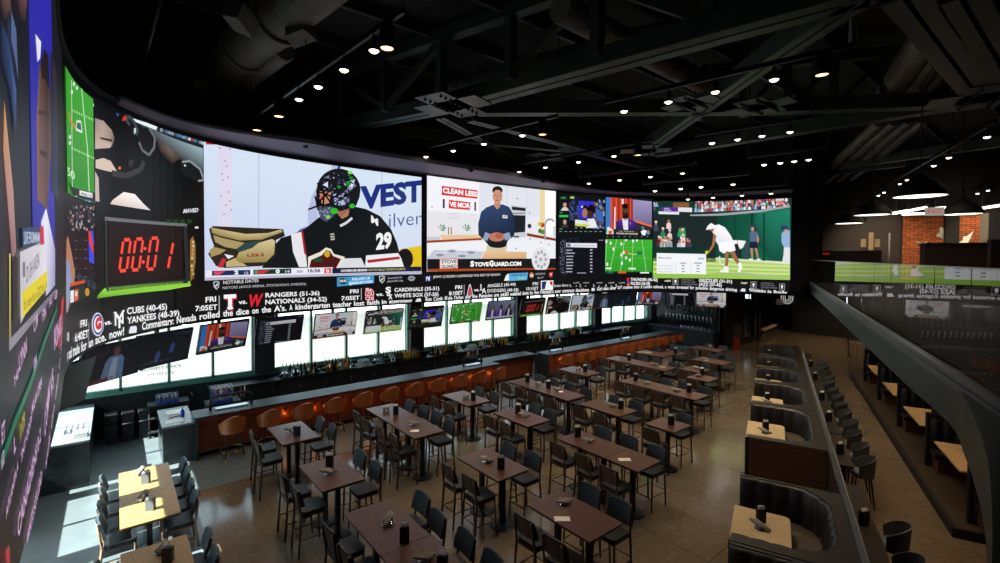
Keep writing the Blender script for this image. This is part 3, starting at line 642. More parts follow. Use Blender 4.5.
a.p(4, '#e6e6ea', [(291, 234.5), (302, 231.5), (305, 246), (307, 267), (299, 267), (293, 252)]); a.p(5, '#b21d2c', [(301, 231), (303, 231), (305, 247), (307, 257), (304, 253)])
a.p(4, '#ececf0', [(366, 255.5), (398, 253), (401, 258), (405, 270), (365, 269)]); a.p(5, '#b3202e', [(367, 260), (399, 256.5), (400, 259), (368, 263)]); a.p(4, '#dcdce2', [(343, 258.5), (361, 258), (366, 268), (338, 268)])
a.p(4, '#e8e4d6', [(308, 257), (320, 252), (326, 247.5), (331, 249), (334, 254), (345, 257), (338, 268), (308, 268)]); a.p(5, '#4e1418', [(311, 260), (322, 255), (326, 250), (330, 251), (333, 256), (341, 259), (336, 268), (309, 268)]); a.e(6, '#c9a425', 327, 254, 3, 3.4); a.e(6, '#1d4a2c', 318, 260, 5, 2)
a.t(6, '#f2f2f4', '29', (376, 249), (391.5, 247), 15.5, .05); a.t(6, '#f2f2f4', 'M', (371, 222), (378, 226), 7, .04); a.l(6, '#d8d8de', [(340, 226), (346, 223), (352, 218)], .08)
for k in range(3): a.l(6, '#b8b4a8', [(330+.3*k, 234.5+2.5*k), (334+.3*k, 234+2.5*k)], .05)
a.p(4, '#b0785f', [(336, 212), (350, 208), (348, 216), (342, 219)])
a.e(4, '#17191f', 338.5, 190, 22, 21.5, 22); a.p(4, '#17191f', [(316, 190), (317, 208), (322, 220), (334, 221), (356, 206), (360, 196)])
a.p(5, '#c98a6c', [(319, 191), (331, 192), (329, 203), (322, 205)]); a.e(6, '#d8604e', 321.5, 198, 2.2, 2.6)
for k in range(70):
    x, y = 338+rnd.uniform(-20, 12), 188+rnd.uniform(-17, 14)
    if hypot((x-338.5)/20, (y-190)/20) < 1 and not (318 < x < 332 and 190 < y < 206): q = rnd.uniform(.8, 2.4); t_ = rnd.uniform(0, 3); a.p(5, rnd.choice(['#a8b0c8', '#c8cede', '#5c6480', '#8890a8', '#3b4256']), [(x-q, y), (x, y+q*.5+.2), (x+q*cos(t_), y+q*sin(t_)+.4)])
for k in range(16): x, y = 334+rnd.uniform(0, 12), 196+rnd.uniform(-3, 10); a.p(6, '#aab6e2', [(x-1.6, y), (x, y+1.4), (x+1.4, y-.9)])
for k in range(26):
    t_ = rnd.uniform(0, 6.28); q = rnd.uniform(.35, .92); x, y = 338.5+20*q*cos(t_), 190+19*q*sin(t_)
    if x < 331 and y > 188: continue
    r_ = rnd.uniform(1.8, 3.8); ph = rnd.uniform(0, 3); a.p(5, rnd.choice(['#b8c0d8', '#dfe3ee', '#6c7490', '#0b0d12', '#39405a', '#8c94ac']), [(x+r_*cos(ph+j_*1.05)*(1 if j_ % 2 else .45), y+r_*sin(ph+j_*1.05)*(1 if j_ % 2 else .45)) for j_ in range(6)])
for x, y, r_ in ((339, 187, 2), (348, 183.5, 3), (351, 178, 2), (350, 172.5, 2.4), (352, 206, 3), (334, 211, 4), (328, 217, 2.4)): a.e(6, rnd.choice(['#2fbf2f', '#7ede5a', '#1f8a34']), x, y, r_, r_*.8, 8)
for p_, q_ in (((317, 183), (332, 205)), ((332, 188), (316, 205)), ((308, 209.5), (323, 204)), ((315, 196), (318, 210)), ((324, 190), (323, 208)), ((316, 191), (333, 197))): a.l(7, '#0d0d10', [p_, q_], .055)
a.p(5, '#4b5068', [(317, 206), (333, 207), (334, 216), (326, 222), (320, 218)])
for k in range(12): x, y = 325+rnd.uniform(-6, 6), 213+rnd.uniform(-6, 6); a.p(6, '#9098b4', [(x-1.5, y), (x, y+1.2), (x+1, y-1)])
G = '#c2ad78'
a.p(4, '#2b261c', [(209, 229), (213, 226), (283, 229), (285, 236), (276, 240), (276, 256), (262, 266), (225, 268), (216, 266), (208, 254), (214, 246), (211, 238)])
a.p(5, G, [(211, 227.5), (226, 230.5), (246, 234), (268, 233), (281, 229.5), (283, 232), (262, 239.5), (240, 240.5), (220, 236), (212, 233)], ['#b9a36c', '#c9b682', '#cdbb8a', '#cab888', '#dccfa4', '#8f7d4c', '#a08c58', '#9c8854', '#8e7c4c', '#9a8656'])
a.p(5, '#a9976a', [(213, 235), (222, 238), (245, 243), (236, 249), (225, 247), (215, 242)]); a.p(6, '#2d4746', [(236, 250), (244, 243), (262, 240), (252, 248), (240, 252)])
a.p(5, G, [(239, 252), (258, 243), (272, 239), (275, 241), (274, 254), (266, 262), (240, 263), (235, 260)], ['#bfa973', '#cbb984', '#d8cb9e', '#cdbc8a', '#ae9a64', '#98844e', '#8c7846', '#9c8854'])
a.p(5, '#a8945c', [(209, 250), (214, 247), (226, 250), (220, 254), (211, 257)]); a.p(5, G, [(226, 262), (235, 258), (247, 266), (226, 267)]); a.p(6, '#e8e8ee', [(224, 254), (234, 256), (228, 259)]); a.p(6, '#c32a3c', [(222, 258), (226, 259), (222, 268), (217, 267)]); a.t(7, '#8f2c22', 'LZ6.2', (247, 256.6), (264, 256), 3, .04)
a.p(7, '#eceaf4', [(205.3, 270.5), (250, 269), (333, 267.3), (333, 273.8), (250, 276.3), (205.3, 277.5)]); a.p(7, '#b9b8cc', [(205.3, 277.5), (333, 273.8), (421.5, 271), (421.5, 273.5), (333, 277.5), (205.3, 284)])
a.p(8, '#1c2c58', [(211.5, 270.8), (250, 269.8), (250, 274.7), (211.5, 275.7)]); a.p(8, '#10392c', [(253, 269.7), (291, 268.5), (291, 273.4), (253, 274.6)])
a.p(9, '#d8445c', [(213, 271.5), (225, 271), (219, 275), (214, 275)]); a.p(9, '#c83434', [(257, 270.6), (270, 269.8), (263, 273.6), (256, 273.8)]); a.p(9, '#3c9a6a', [(254, 270.4), (258, 270.2), (257, 274), (254, 274)])
a.t(9, '#ffffff', '2', (233.8, 274.2), (238, 274.1), 3.8, .05); a.t(9, '#ffffff', '0', (275.4, 273.2), (279.5, 273), 3.8, .05); a.t(9, '#c8c8d8', '12', (244, 274.4), (248, 274.2), 2.8, .03); a.t(9, '#c8c8d8', '14', (285, 272.8), (289.5, 272.6), 2.8, .03)
a.t(9, '#3a3a52', '2ND', (296.5, 272.6), (302.5, 272.4), 2.2, .02); a.t(9, '#2c2c40', '16:56', (307.5, 272.4), (320, 272), 3.6, .03); a.p(9, '#e64a44', [(324, 268.2), (331, 268), (331, 273.2), (324, 273.4)]); a.t(10, '#ffffff', 'B', (326, 272.4), (329, 272.3), 3, .02)
a.p(8, '#131c3c', [(332, 268), (421, 266.5), (421, 271), (332, 273.5)]); a.t(9, '#ffffff', 'COVERAGE BEGINS', (340.5, 271.8), (367, 271), 2.2, .03); a.t(9, '#c9c46a', 'ON PW BALLY SPORTS NORTH', (368, 271), (405, 270), 2.2, .02)
# --- cooking stove advert
a = new('stove', 427, 555.3, 4.5, 8.02, '#e9ebf0'); W = '#f4f5fa'
a.p(1, W, [(428, 173), (480, 179), (479, 214), (428, 210)]); a.p(1, '#e2e5ee', [(479, 179), (540, 187), (540, 217), (479, 214)]); a.p(1, '#e8e6ea', [(428, 212), (478, 214), (478, 236), (427, 238)])
for x in (498, 507, 527): a.l(2, '#c9cedb', [(x, 181), (x, 214)], .03)
a.p(2, '#ead9a4', [(540, 187.5), (545, 188.2), (545, 236), (540, 236)]); a.p(2, '#ffffff', [(545, 188), (555.3, 189.3), (555.3, 236), (545, 236)])
a.p(2, '#e21f2e', [(442, 185.8), (477.5, 190.3), (477.3, 198.7), (441.7, 195)]); a.t(3, '#ffffff', 'CLEAN LESS', (442.8, 192.6), (477, 196.6), 5.2, .05)
a.p(2, '#e21f2e', [(449, 199.8), (470.5, 202.3), (470.2, 210), (448.7, 208.3)]); a.t(3, '#ffffff', 'VE MOR', (449.4, 206.3), (470.2, 208), 4.8, .05); a.R(2, '#2b3044', 442.8, 199, 444.8, 208.2); a.R(2, '#2b3044', 474.4, 202, 476, 211)
a.R(2, '#d9d9e2', 447, 213, 459, 214.6); a.R(2, '#d9d9e2', 446, 217, 459, 218.4)
for x in (441.5, 466): 
    for k in range(7): t_ = k*.9; a.p(3, '#2f8a66', [(x, 231), (x+4*cos(t_)-.6, 227+3.2*sin(t_)), (x+4*cos(t_)+1, 228+3.2*sin(t_))])
    a.p(3, '#e8e8ea', [(x-2, 231), (x+2, 231), (x+1.5, 234.6), (x-1.5, 234.6)])
for x in (448.6, 451.3): a.R(3, '#8a6a3c', x-.5, 227, x+.5, 234.5)
a.p(2, '#a0401e', [(425.5, 240.5), (482, 238), (482, 240), (425.5, 243)]); a.p(2, '#e8c69a', [(440, 235), (479, 234.6), (482, 238), (442, 240)]); a.p(2, '#c4c8d4', [(426, 237), (440, 236.6), (440, 239.6), (426, 240)])
a.p(1, '#eef0f5', [(425.5, 243), (556, 240), (556, 259), (425.5, 259)]); a.p(2, '#8c3018', [(527, 233), (556, 238.5), (556, 241), (527, 236)])
a.p(2, '#c6cad6', [(434, 250), (484, 251.5), (480, 259), (425.5, 259)]); 
for x, y in ((440, 255), (452, 251), (462, 256), (471, 252.5)): a.e(3, '#8d93a6', x, y, 4, 1.4, 10); a.R(3, '#dfe3ee', x-5, y-2.5, x+7, y-1.8)
a.p(2, '#e3b88a', [(485, 251), (527, 252), (526, 259), (481, 259)], ['#e8c49a', '#e3b98c', '#d6a878', '#dcb084'])
a.p(2, '#c9cdd2', [(511, 205), (526, 207), (526, 237), (511, 238)]); a.p(3, '#14181c', [(512, 206.5), (525.5, 208.2), (525.5, 211), (512, 209.8)]); a.p(3, '#1a1d22', [(512, 215), (525.5, 215.5), (525, 232), (512, 233)]); a.R(3, '#70747c', 513, 212.8, 525, 213.8); a.R(3, '#3c4046', 514, 236, 519, 237.6)
for x, y, c_ in ((540, 224, '#d8b82a'), (542.5, 225, '#b8322c'), (540, 231, '#3c7a34'), (543, 232, '#4c8a3c'), (529.5, 226, '#30343c')): a.e(3, c_, x, y, 2, 2.4, 8)
a.l(3, '#9aa0aa', [(545, 240), (545, 224), (547, 220), (551, 219), (554, 221.5)], .09); a.R(3, '#d4d8e0', 553, 226, 555.3, 236)
for x, y in ((529.5, 213), (517.5, 198.5), (432, 207), (541, 242.5), (549, 244.5), (516, 248.5), (530, 239)): a.e(3, '#3a3f4c', x, y, .7, .7, 6)
a.p(4, '#d8c9a2', [(487, 245), (507, 245), (506, 252), (486, 252)]); B_ = '#1d3150'
a.p(5, B_, [(494, 204.5), (503, 204.5), (509, 207), (513, 214), (515, 226), (514, 236), (508, 240), (506, 246), (489, 246), (484, 240), (478.5, 235), (478, 224), (481, 212), (486, 207.5)], ['#26406a', '#26406a', '#203656', '#1c2f4c', '#1b2c48', '#17263e', '#17263e', '#10192a', '#10192a', '#17263e', '#1b2c48', '#203656', '#26406a', '#2a4470'])
a.p(6, '#8fa4b8', [(485, 232), (490, 234), (487, 241), (483, 239)]); a.p(6, '#8fa4b8', [(503, 234), (509, 232), (511, 238), (505, 240.5)]); a.e(7, '#c4785e', 496.5, 237, 8, 4.6); a.e(8, '#a85e4a', 498.5, 236, 3.6, 2.6); a.e(6, '#10141c', 497.5, 245, 9, 3)
a.p(6, '#c48a70', [(495, 198), (500.5, 198), (500, 207), (497, 209.5), (494, 206)]); a.e(7, '#cc9478', 497.3, 196.5, 4.9, 7, 18); a.e(6, '#1c1a1c', 497.3, 190.5, 5.2, 4.4); a.p(8, '#1c1a1c', [(492.2, 191), (496, 187.3), (500, 187.3), (502.6, 191.5), (500, 190), (494, 190)])
a.R(8, '#3c2420', 494.3, 195, 495.8, 195.6); a.R(8, '#3c2420', 498.6, 195.2, 500.1, 195.8); a.R(8, '#8e4a3e', 495.6, 200, 498.8, 200.8); a.p(8, '#b47a62', [(496.8, 195.5), (497.6, 195.5), (498.2, 198.4), (496.4, 198.4)])
a.p(7, '#e4e8ee', [(502.3, 215), (507.3, 215.5), (507.3, 218.4), (502.3, 218)]); a.R(8, '#b43040', 503, 216, 506.8, 216.8)
for y in (212, 219, 226): a.e(7, '#7f93ad', 497.5, y, .45, .45, 6)
a.p(8, '#131316', [(425.5, 259), (556, 258.5), (556, 268.3), (425.5, 269.5)]); a.p(9, '#a8481c', [(425.5, 269), (556, 268), (556, 270.2), (425.5, 271.6)])
a.t(10, '#ffffff', 'S', (470, 266.4), (473.8, 266.3), 5.4, .06); a.t(10, '#ffffff', 'TOVE', (474.2, 266.3), (488.5, 266), 4, .05); a.t(10, '#ffffff', 'G', (489, 266), (493.3, 266), 5.4, .06); a.t(10, '#ffffff', 'UARD.COM', (493.8, 266), (521, 265.4), 4, .05)
a.p(10, '#f0ecea', [(439.5, 259), (457.5, 258.6), (457.5, 268.4), (439.5, 268.9)]); a.t(11, '#3c3a3c', 'STOVE', (441, 263.4), (456.3, 263.1), 3.4, .03); a.t(11, '#3c3a3c', 'GUARD', (441, 268), (456.3, 267.7), 3.4, .03); a.l(11, '#d2453c', [(439.5, 259.2), (457.3, 258.8), (457.3, 268.3), (439.5, 268.8), (439.5, 259.2)], .03)
a.e(10, '#e6e6ea', 540.4, 259.5, 9, 12.3, 24)
for k in range(9): t_ = k*.7; a.e(11, '#a6a8b2', 540.4+5*cos(t_), 259.5+7.5*sin(t_), 1.5, 1.8, 7)
a.e(11, '#b4b6be', 540.4, 259.5, 2, 2.4, 8)
# --- car interior
a = new('car', 97, 204.5, 6.05, 7.95, '#07080a')
a.p(1, '#b9a698', [(95.5, 118), (104, 121), (112, 130), (115, 138), (112, 147), (103, 145), (95.5, 149)], ['#9a877c', '#b39d90', '#a08c80', '#5e4f48', '#8c7a70', '#c0aa9c', '#c9b4a6']); a.p(2, '#0e0e10', [(100, 137), (112, 139.5), (112, 141.5), (101, 139)]); a.p(2, '#c9b0a0', [(95.5, 141), (112, 143), (110, 148), (95.5, 149)])
a.p(1, '#d8c2b2', [(96, 160), (104, 158), (111, 161), (117, 171), (112, 172), (96, 168)]); a.p(1, '#cab6aa', [(95.5, 171), (99, 178), (100, 208), (95.5, 208)]); a.p(1, '#f0e2dc', [(107, 210), (113, 200), (124, 192), (135, 194), (144, 204), (155, 214), (148, 215)], ['#c8b0a6', '#e8d8d0', '#fff6f2', '#fff8f4', '#f4e8e4', '#d8c8c2', '#e0ccc4'])
a.p(1, '#8fa3aa', [(133, 118), (160, 127), (204, 146), (205, 162), (204, 172), (186, 163), (168, 150), (150, 135)], ['#2c3a40', '#6f858c', '#a4bcc4', '#7d98a0', '#33454a', '#2a2c2e', '#3a3030', '#1c1f22'])
a.p(2, '#5a463c', [(156, 138), (170, 148), (180, 158), (172, 165), (160, 152)], ['#3a302c', '#7a6458', '#4a3c36', '#1a1412', '#20181a'])
a.p(2, '#e9f2f6', [(132, 118), (158, 126), (156, 130), (136, 122)]); a.p(2, '#1a2228', [(158, 126), (205, 141), (205, 149), (157, 131)])
for k in range(16): x = 160+2.8*k; a.p(3, rnd.choice(['#c4d4dc', '#b8322c', '#8a9aa4', '#e8eef2', '#3a4a54', '#4a78a8']), [(x, 127+.33*(x-160)+rnd.uniform(0, 2)), (x+2.6, 128+.33*(x-160)), (x+2.6, 132+.31*(x-160)), (x, 131.5+.31*(x-160))])
a.p(2, '#101215', [(139, 130), (147, 127), (154, 134), (155, 146), (151, 156), (141, 152), (137, 142)]); a.l(3, '#6a6e70', [(139, 142), (142, 150), (149, 155), (154, 148), (155, 138), (149, 128)], .06); a.l(3, '#3c4448', [(130, 125), (126, 120), (129, 116), (134, 122), (138, 130), (136, 135)], .08)
a.p(3, '#c8382c', [(123, 117), (126, 115), (127, 120), (122, 121)]); a.p(3, '#3a58b0', [(116, 113), (119, 114), (118, 117)]); a.R(3, '#cdd8dc', 134, 128, 136, 134)
a.p(2, '#15181a', [(181, 162), (186, 160), (200, 170), (203, 180), (199, 183), (185, 176), (180, 170)]); a.l(3, '#8d9498', [(182, 162), (190, 161), (200, 169), (204, 180), (198, 181)], .05); a.e(3, '#e8dcc8', 185, 165.5, 1, 1)
a.l(2, '#34383c', [(112, 173), (126, 176), (140, 170), (144, 162)], .12); a.e(3, '#e06a40', 119.5, 168, 1.6, 1.6); a.e(2, '#2a2c30', 131, 163, 3, 4); a.t(3, '#dcdce2', 'MAVED', (183, 213), (198.5, 211.8), 4, .04, .3)
# --- clock
a = new('clock', 97, 204.5, 4.25, 6.05, '#060506')
a.p(1, '#1c0a0c', [(109, 222), (182, 226), (183, 278), (109, 285)]); a.l(2, '#6e7074', [(105, 218.5), (186, 225), (187, 225.5)], .07); a.l(2, '#26282a', [(106, 219), (107, 289), (188, 281), (185, 226)], .1)
a.p(2, '#8fd63a', [(97.5, 296), (105, 288), (190, 281), (191, 286), (150, 294), (97.5, 303)], ['#5c9a20', '#9ee04a', '#7cc22c', '#9ee04a', '#8cd43a', '#7ac02a']); a.p(3, '#2f6cc8', [(98, 303), (108, 301.5), (108, 305.5), (98, 307.5)]); a.R(3, '#c43a4a', 109, 300, 113, 305)
def seg7(a, lay, x, y, w_, h_, on, sl, col, t_, drop):
    # slanted seven segment digit, x at the bottom left; drop is the rise of the baseline across the digit
    P = lambda u, v: (x+u*w_+sl*v*h_, y-v*h_+drop*u)
    sg = dict(a=((.1, 1), (.9, 1)), g=((.12, .5), (.88, .5)), d=((.1, 0), (.9, 0)), f=((0, .55), (0, .95)), b=((1, .55), (1, .95)), e=((0, .05), (0, .45)), c=((1, .05), (1, .45)))
    for k in on: a.l(lay, col, [P(*sg[k][0]), P(*sg[k][1])], t_)
RD = '#ff4a3c'
for x, y, on in ((119, 271, 'abcdef'), (131.4, 270.2, 'abcdef'), (146.6, 269.4, 'abcdef')): seg7(a, 4, x, y, 7.4, 31, on, .135, RD, .072, -.6)
a.l(4, RD, [(168, 268), (170, 256.5)], .072); a.l(4, RD, [(171, 254), (173, 243)], .072); a.e(4, RD, 144.7, 248.5, 1.6, 1.7); a.e(4, RD, 143, 262, 1.6, 1.7)
a.p(3, '#8a6a3a', [(190, 240), (193, 236), (195.5, 245), (195.5, 262), (193, 278), (190.5, 282), (190, 262)]); 
for k in range(10): a.e(4, rnd.choice(['#d8b87a', '#5c3c1c', '#c49858']), 192.6+rnd.uniform(-1, 1), 242+4*k, 1.3, 1.6, 7)
for k in range(4): a.R(2, '#12421c', 166+7*k, 219.5, 171+7*k, 223)
a.R(2, '#dcdcdc', 195, 226.5, 198.5, 228.5); a.R(3, '#8c90a0', 182, 292, 202, 292.8)
# --- football from above
def football(a, x0, x1, ya0, ya1, yb0, yb1, big_=True):
    P = lambda u, v: (x0+(x1-x0)*u, (ya0+(yb0-ya0)*v)*(1-u)+(ya1+(yb1-ya1)*v)*u)
    for u0, u1 in ((.04, -.02), (.26, .1), (.42, .33), (.6, .58), (.79, .88)): a.l(1, '#9ad88a', [P(u0, 0), P(max(0, u1), 1)], .035)
    for v in (.27, .58):
        for k in range(22): u = .03+k*.044; a.l(1, '#8ccf7e', [P(u, v), P(u+.015, v)], .03)
    a.p(2, '#d4621e', [P(.43, .36), P(.5, .36), P(.5, .46), P(.43, .46)]); a.p(2, '#0f7a5a', [P(.68, .38), P(.79, .38), P(.79, .48), P(.68, .48)]); a.l(2, '#c8d87a', [P(.5, .44), P(.6, .48), P(.68, .46)], .04)
    for u, v in ((.12, .15), (.18, .32), (.35, .5), (.4, .42), (.45, .58), (.53, .64), (.36, .75), (.05, .78), (.35, .16), (.03, .1), (.45, .03), (.6, .06), (.68, .03)): 
        q = P(u, v); a.e(3, '#f4f4f4', q[0], q[1], .55 if big_ else 1, 1.9, 7); a.e(4, rnd.choice(['#e8743c', '#2c3c4c', '#d8d8d8']), q[0], q[1]-1.8, .5, .7, 6)
    a.p(2, '#d8f0d0', [P(.02, .88), P(.14, .88), P(.14, .93), P(.02, .93)]); a.p(2, '#d8f0d0', [P(.5, .88), P(.66, .88), P(.66, .93), P(.5, .93)])
a = new('grass_tall', 70, 96.6, 6.0, 7.9, '#3d9c34', ['#2e8a26', '#338f2c', '#45aa3a', '#3da032'])
a.l(1, '#b8e0a8', [(72, 80), (73, 205)], .05); a.l(1, '#b8e0a8', [(82, 88), (88, 150), (90, 205)], .05)
for v in (110, 148):
    for k in range(10): a.l(1, '#a8d898', [(72+k*2.4, v+k*1.1), (73.2+k*2.4, v+k*1.1+.6)], .04)
a.p(2, '#0f6e52', [(77, 121), (81, 122), (82, 132), (76, 129)]); a.l(3, '#d8e8d8', [(77, 121), (81, 122), (82, 132), (76, 129), (77, 121)], .04); a.l(2, '#d87a2c', [(69, 112), (70.5, 120), (76, 128)], .05)
for x, y in ((74, 84), (77, 88), (72, 92), (94, 105), (70, 137), (70, 143)): a.e(3, '#f0f0f0', x, y, .8, 2.2, 7)
a.t(2, '#d8f0d0', '50', (68, 175), (75, 180), 9, .0)
a.p(4, '#14181f', [(68, 180), (72, 187), (96.6, 193), (96.6, 201), (72, 195)]); a.p(5, '#e4e4e4', [(79, 190), (92, 193), (92, 198), (79, 195)]); a.p(5, '#d8542c', [(66, 178), (67.5, 179), (67.5, 188), (66, 186)]); a.p(5, '#22305c', [(71, 195), (96.6, 201), (96.6, 207), (71, 202)]); a.R(6, '#dfe3f0', 73, 196, 76, 200)
a.t(6, '#20222c', 'WEA 17', (80, 194.6), (91, 197.2), 2.6, .02); a.t(6, '#d8dcec', '2ND 07:40', (78, 201), (90, 203), 2.4, .01)
# --- basketball
a = new('basketball', 66, 96.6, 4.22, 5.98, '#0c0e14')
for k in range(90): x, y = rnd.uniform(68, 96), rnd.uniform(206, 230); a.e(1, rnd.choice(['#3a2c2c', '#5c4a48', '#7a4434', '#8a8ea8', '#2a3048', '#b09a94', '#1c1c24']), x, y, 1, 1.6, 6)
for y in (240, 249, 258, 268, 276): 
    for k in range(5): a.R(1, '#565c6a' if k % 2 else '#343a48', 70+5*k, y, 72.5+5*k, y+.9)
a.p(2, '#e23a3a', [(88.5, 231), (93, 231), (94, 262), (90, 262)]); a.p(3, '#3548d8', [(90.5, 231), (93, 231), (94, 243), (93.5, 246)]); a.p(3, '#3548d8', [(88.5, 240), (94, 256), (94, 264), (89, 262)])
a.p(3, '#b07a64', [(66.5, 240), (68, 236), (72, 255), (75, 272), (74, 286), (71, 300), (68, 312), (66, 316)]); a.p(4, '#7d9cc8', [(66, 258), (69, 264), (71, 280), (69, 300), (66.5, 316)])
a.p(5, '#d8482c', [(69, 284), (84, 280), (84.5, 283), (69.5, 287)]); a.p(5, '#1a1c24', [(69, 287), (84.5, 283), (85, 300), (69.5, 306)]); a.p(6, '#e8e8e8', [(69.5, 291), (73, 290), (73, 302), (69.5, 303)]); a.p(6, '#dc5a44', [(73.5, 290), (77.5, 289), (77.5, 300), (73.5, 301.5)]); a.p(6, '#e8e8e8', [(74.5, 292), (76.5, 291.6), (76.5, 296), (74.5, 296.5)]); a.e(6, '#c08a34', 86.5, 292, 2.2, 4.2)
for k in range(4): a.e(2, '#2a3244', 79+5*k, 277+3*k, 2.6, 4, 10)
a.p(6, '#e8c4a8', [(84, 305), (88, 304), (88, 307), (84, 308.5)])
# --- studio programme and statistics quadrants
a = new('studio', 557.5, 604.8, 5.95, 8.0, '#0c1210')
a.p(1, '#10121a', [(569, 196), (604.5, 199), (604.5, 231), (569, 228)]); a.p(2, '#3430c4', [(578.5, 200.5), (594, 201.5), (594, 219.5), (578.5, 218.5)]); a.R(3, '#e8e8f4', 581.2, 206, 584, 207.8)
for k in range(60): x, y = rnd.uniform(570, 578), rnd.uniform(197, 220); a.e(2, rnd.choice(['#25407a', '#1c2030', '#5a3c30', '#2c5c9c', '#14161c']), x, y, 1.1, 1.5, 6)
for k in range(60): x, y = rnd.uniform(594, 604), rnd.uniform(200, 228); a.e(2, rnd.choice(['#3454a0', '#20263c', '#74503e', '#8a90a8', '#181c28']), x, y, 1.2, 1.8, 6)
a.e(4, '#14100e', 585, 208.5, 2.6, 3.4); a.e(5, '#a87458', 584.7, 213, 2.7, 4.8); a.e(4, '#0e0c0c', 591.5, 209.5, 4.2, 5); a.e(5, '#3c2a24', 590, 214.5, 3, 4); a.p(5, '#e8eef0', [(587, 219), (594, 218.5), (597.5, 227.5), (586, 228)]); a.p(4, '#3e66b0', [(595, 208), (602, 211), (604, 222), (597, 221)])
a.p(6, '#dfe6ec', [(575, 219.5), (589, 221), (588.5, 224.5), (575, 223.6)]); a.p(6, '#ccd84a', [(575, 223.6), (589, 224.6), (588.5, 226.8), (575, 226)]); a.p(6, '#c03048', [(585, 220), (588, 220.3), (588, 221.8), (585, 221.6)])
for y in (205, 222): a.R(2, '#16181a', 559.3, y-3, 568.5, y+7); a.e(3, '#c09a86', 564.8, y, 1.8, 2.6, 9); a.p(3, '#d8d0cc' if y == 205 else '#3a3030', [(560.5, y+5.6), (563, y+2.4), (567, y+2.4), (569, y+5.6)])
a.R(3, '#2cc45a', 559.2, 215, 568.2, 217.2); a.R(3, '#1c3c2a', 560, 196.5, 567, 199.5); a.R(3, '#4cae6a', 561.5, 197, 565.5, 198.6); a.R(3, '#b8c44a', 570.2, 196.4, 574, 198.6); a.R(3, '#2c8a4c', 559.5, 212, 562.5, 213.2); a.R(3, '#2c8a4c', 559.5, 228.4, 562.5, 229.6)
for k in range(9): a.R(3, '#8a94a0', 559.3+5*k, 231.2, 562+5*k, 231.8)
for k in range(6): a.R(3, '#aab0b4', 575+5.4*k, 227.6, 577+5.4*k, 228.2)
a = new('stats', 557.5, 604.8, 4.28, 5.95, '#0b0d16')
for k in range(260):
    x, y = 560+abs(rnd.gauss(0, 5)), rnd.uniform(239, 278); q = rnd.uniform(.2, .8)
    if x < 571: a.p(1, rnd.choice(['#3c4258', '#585e78', '#8288a0', '#2a3046']), [(x, y), (x+q, y+q), (x+q*.6, y+2*q), (x-q*.5, y+q)])
for k in range(40): x, y = 563+rnd.uniform(0, 16), 236+rnd.uniform(0, 6); a.p(1, '#2c3248', [(x, y), (x+1.4, y+.3), (x+.8, y+.9)])
a.p(2, '#e4e4ec', [(566.3, 243), (597, 243.2), (597, 247.8), (566.3, 247)]); a.p(3, '#6a6c8a', [(566.8, 243.5), (570.5, 243.5), (570.5, 246.8), (566.8, 246.7)]); a.t(3, '#8a8aa8', 'MLB LEAGUE LEADERS', (572.5, 246.2), (595, 246.6), 1.5, .0)
for k in range(8): y = 249.6+3.1*k; a.R(3, '#b4b8c4', 566.3, y, 572+rnd.uniform(0, 3), y+.9); a.R(3, '#b4b8c4', 590, y-.2, 592.4, y+.9); a.R(2, '#141828', 566, y+2, 597, y+2.2)
a.R(3, '#9a9eae', 577, 272.6, 586, 273.4); a.R(3, '#c4c8d4', 597, 276, 602, 277.4); a.R(3, '#7a7e90', 598.5, 239.8, 603.5, 240.6); a.R(4, '#1c2c8a', 589, 233, 604, 236); a.t(5, '#e8ecff', 'ESPN BET', (590.5, 235.4), (601, 235.5), 1.6, .02)
a.R(3, '#a0a4b4', 558.5, 277, 562.5, 278); a.R(3, '#a0a4b4', 564.5, 277, 568.5, 278)
a = new('host', 605, 651.8, 5.95, 7.93, '#1a1a22')
a.p(1, '#3c7cc8', [(605, 196.5), (610.5, 197), (610.5, 230), (605, 230)]); a.p(1, '#b83c28', [(610.5, 197), (633, 199.5), (633, 230), (610.5, 230)], ['#d2482e', '#a8281c', '#8c2418', '#c4402a'])
for k in range(9): a.l(2, '#8a2418' if k % 2 else '#dc5a3c', [(611.5+2.4*k, 198), (611.5+2.4*k, 229)], .05)
a.l(3, '#e8d8d4', [(615, 207), (614.6, 229)], .08); a.l(3, '#f0e4e0', [(622.7, 199), (622.7, 204)], .1); a.p(1, '#8f86b4', [(633, 199.5), (651.8, 201.5), (651.8, 226), (633, 222)], ['#9c96c4', '#a49cc0', '#6c6288', '#7c749c']); a.l(3, '#f0702c', [(635, 221), (644, 224), (651.8, 226.3)], .09); a.p(2, '#34283c', [(633, 222), (651.8, 227), (651.8, 230), (633, 230)])
a.p(4, '#4a2c84', [(616, 222), (621, 219.3), (630, 218.8), (636, 222), (637, 230), (616, 230)], ['#3c2470', '#54329a', '#5a36a0', '#44287a', '#2c1a54', '#2c1a54']); a.p(5, '#e6e2ee', [(622, 218.6), (628, 218.6), (628, 230), (623.5, 230)]); a.e(5, '#2c1a16', 625.5, 216.5, 2.8, 4); a.e(6, '#5a3a2e', 625, 211.5, 3.1, 5.4, 16); a.e(7, '#100c0c', 624.9, 206.2, 3.1, 2.6); a.p(7, '#18100e', [(622.4, 213), (627.8, 213), (627, 217.6), (624, 217.8)]); a.R(7, '#8a5a4c', 624.5, 214, 626.6, 214.6)
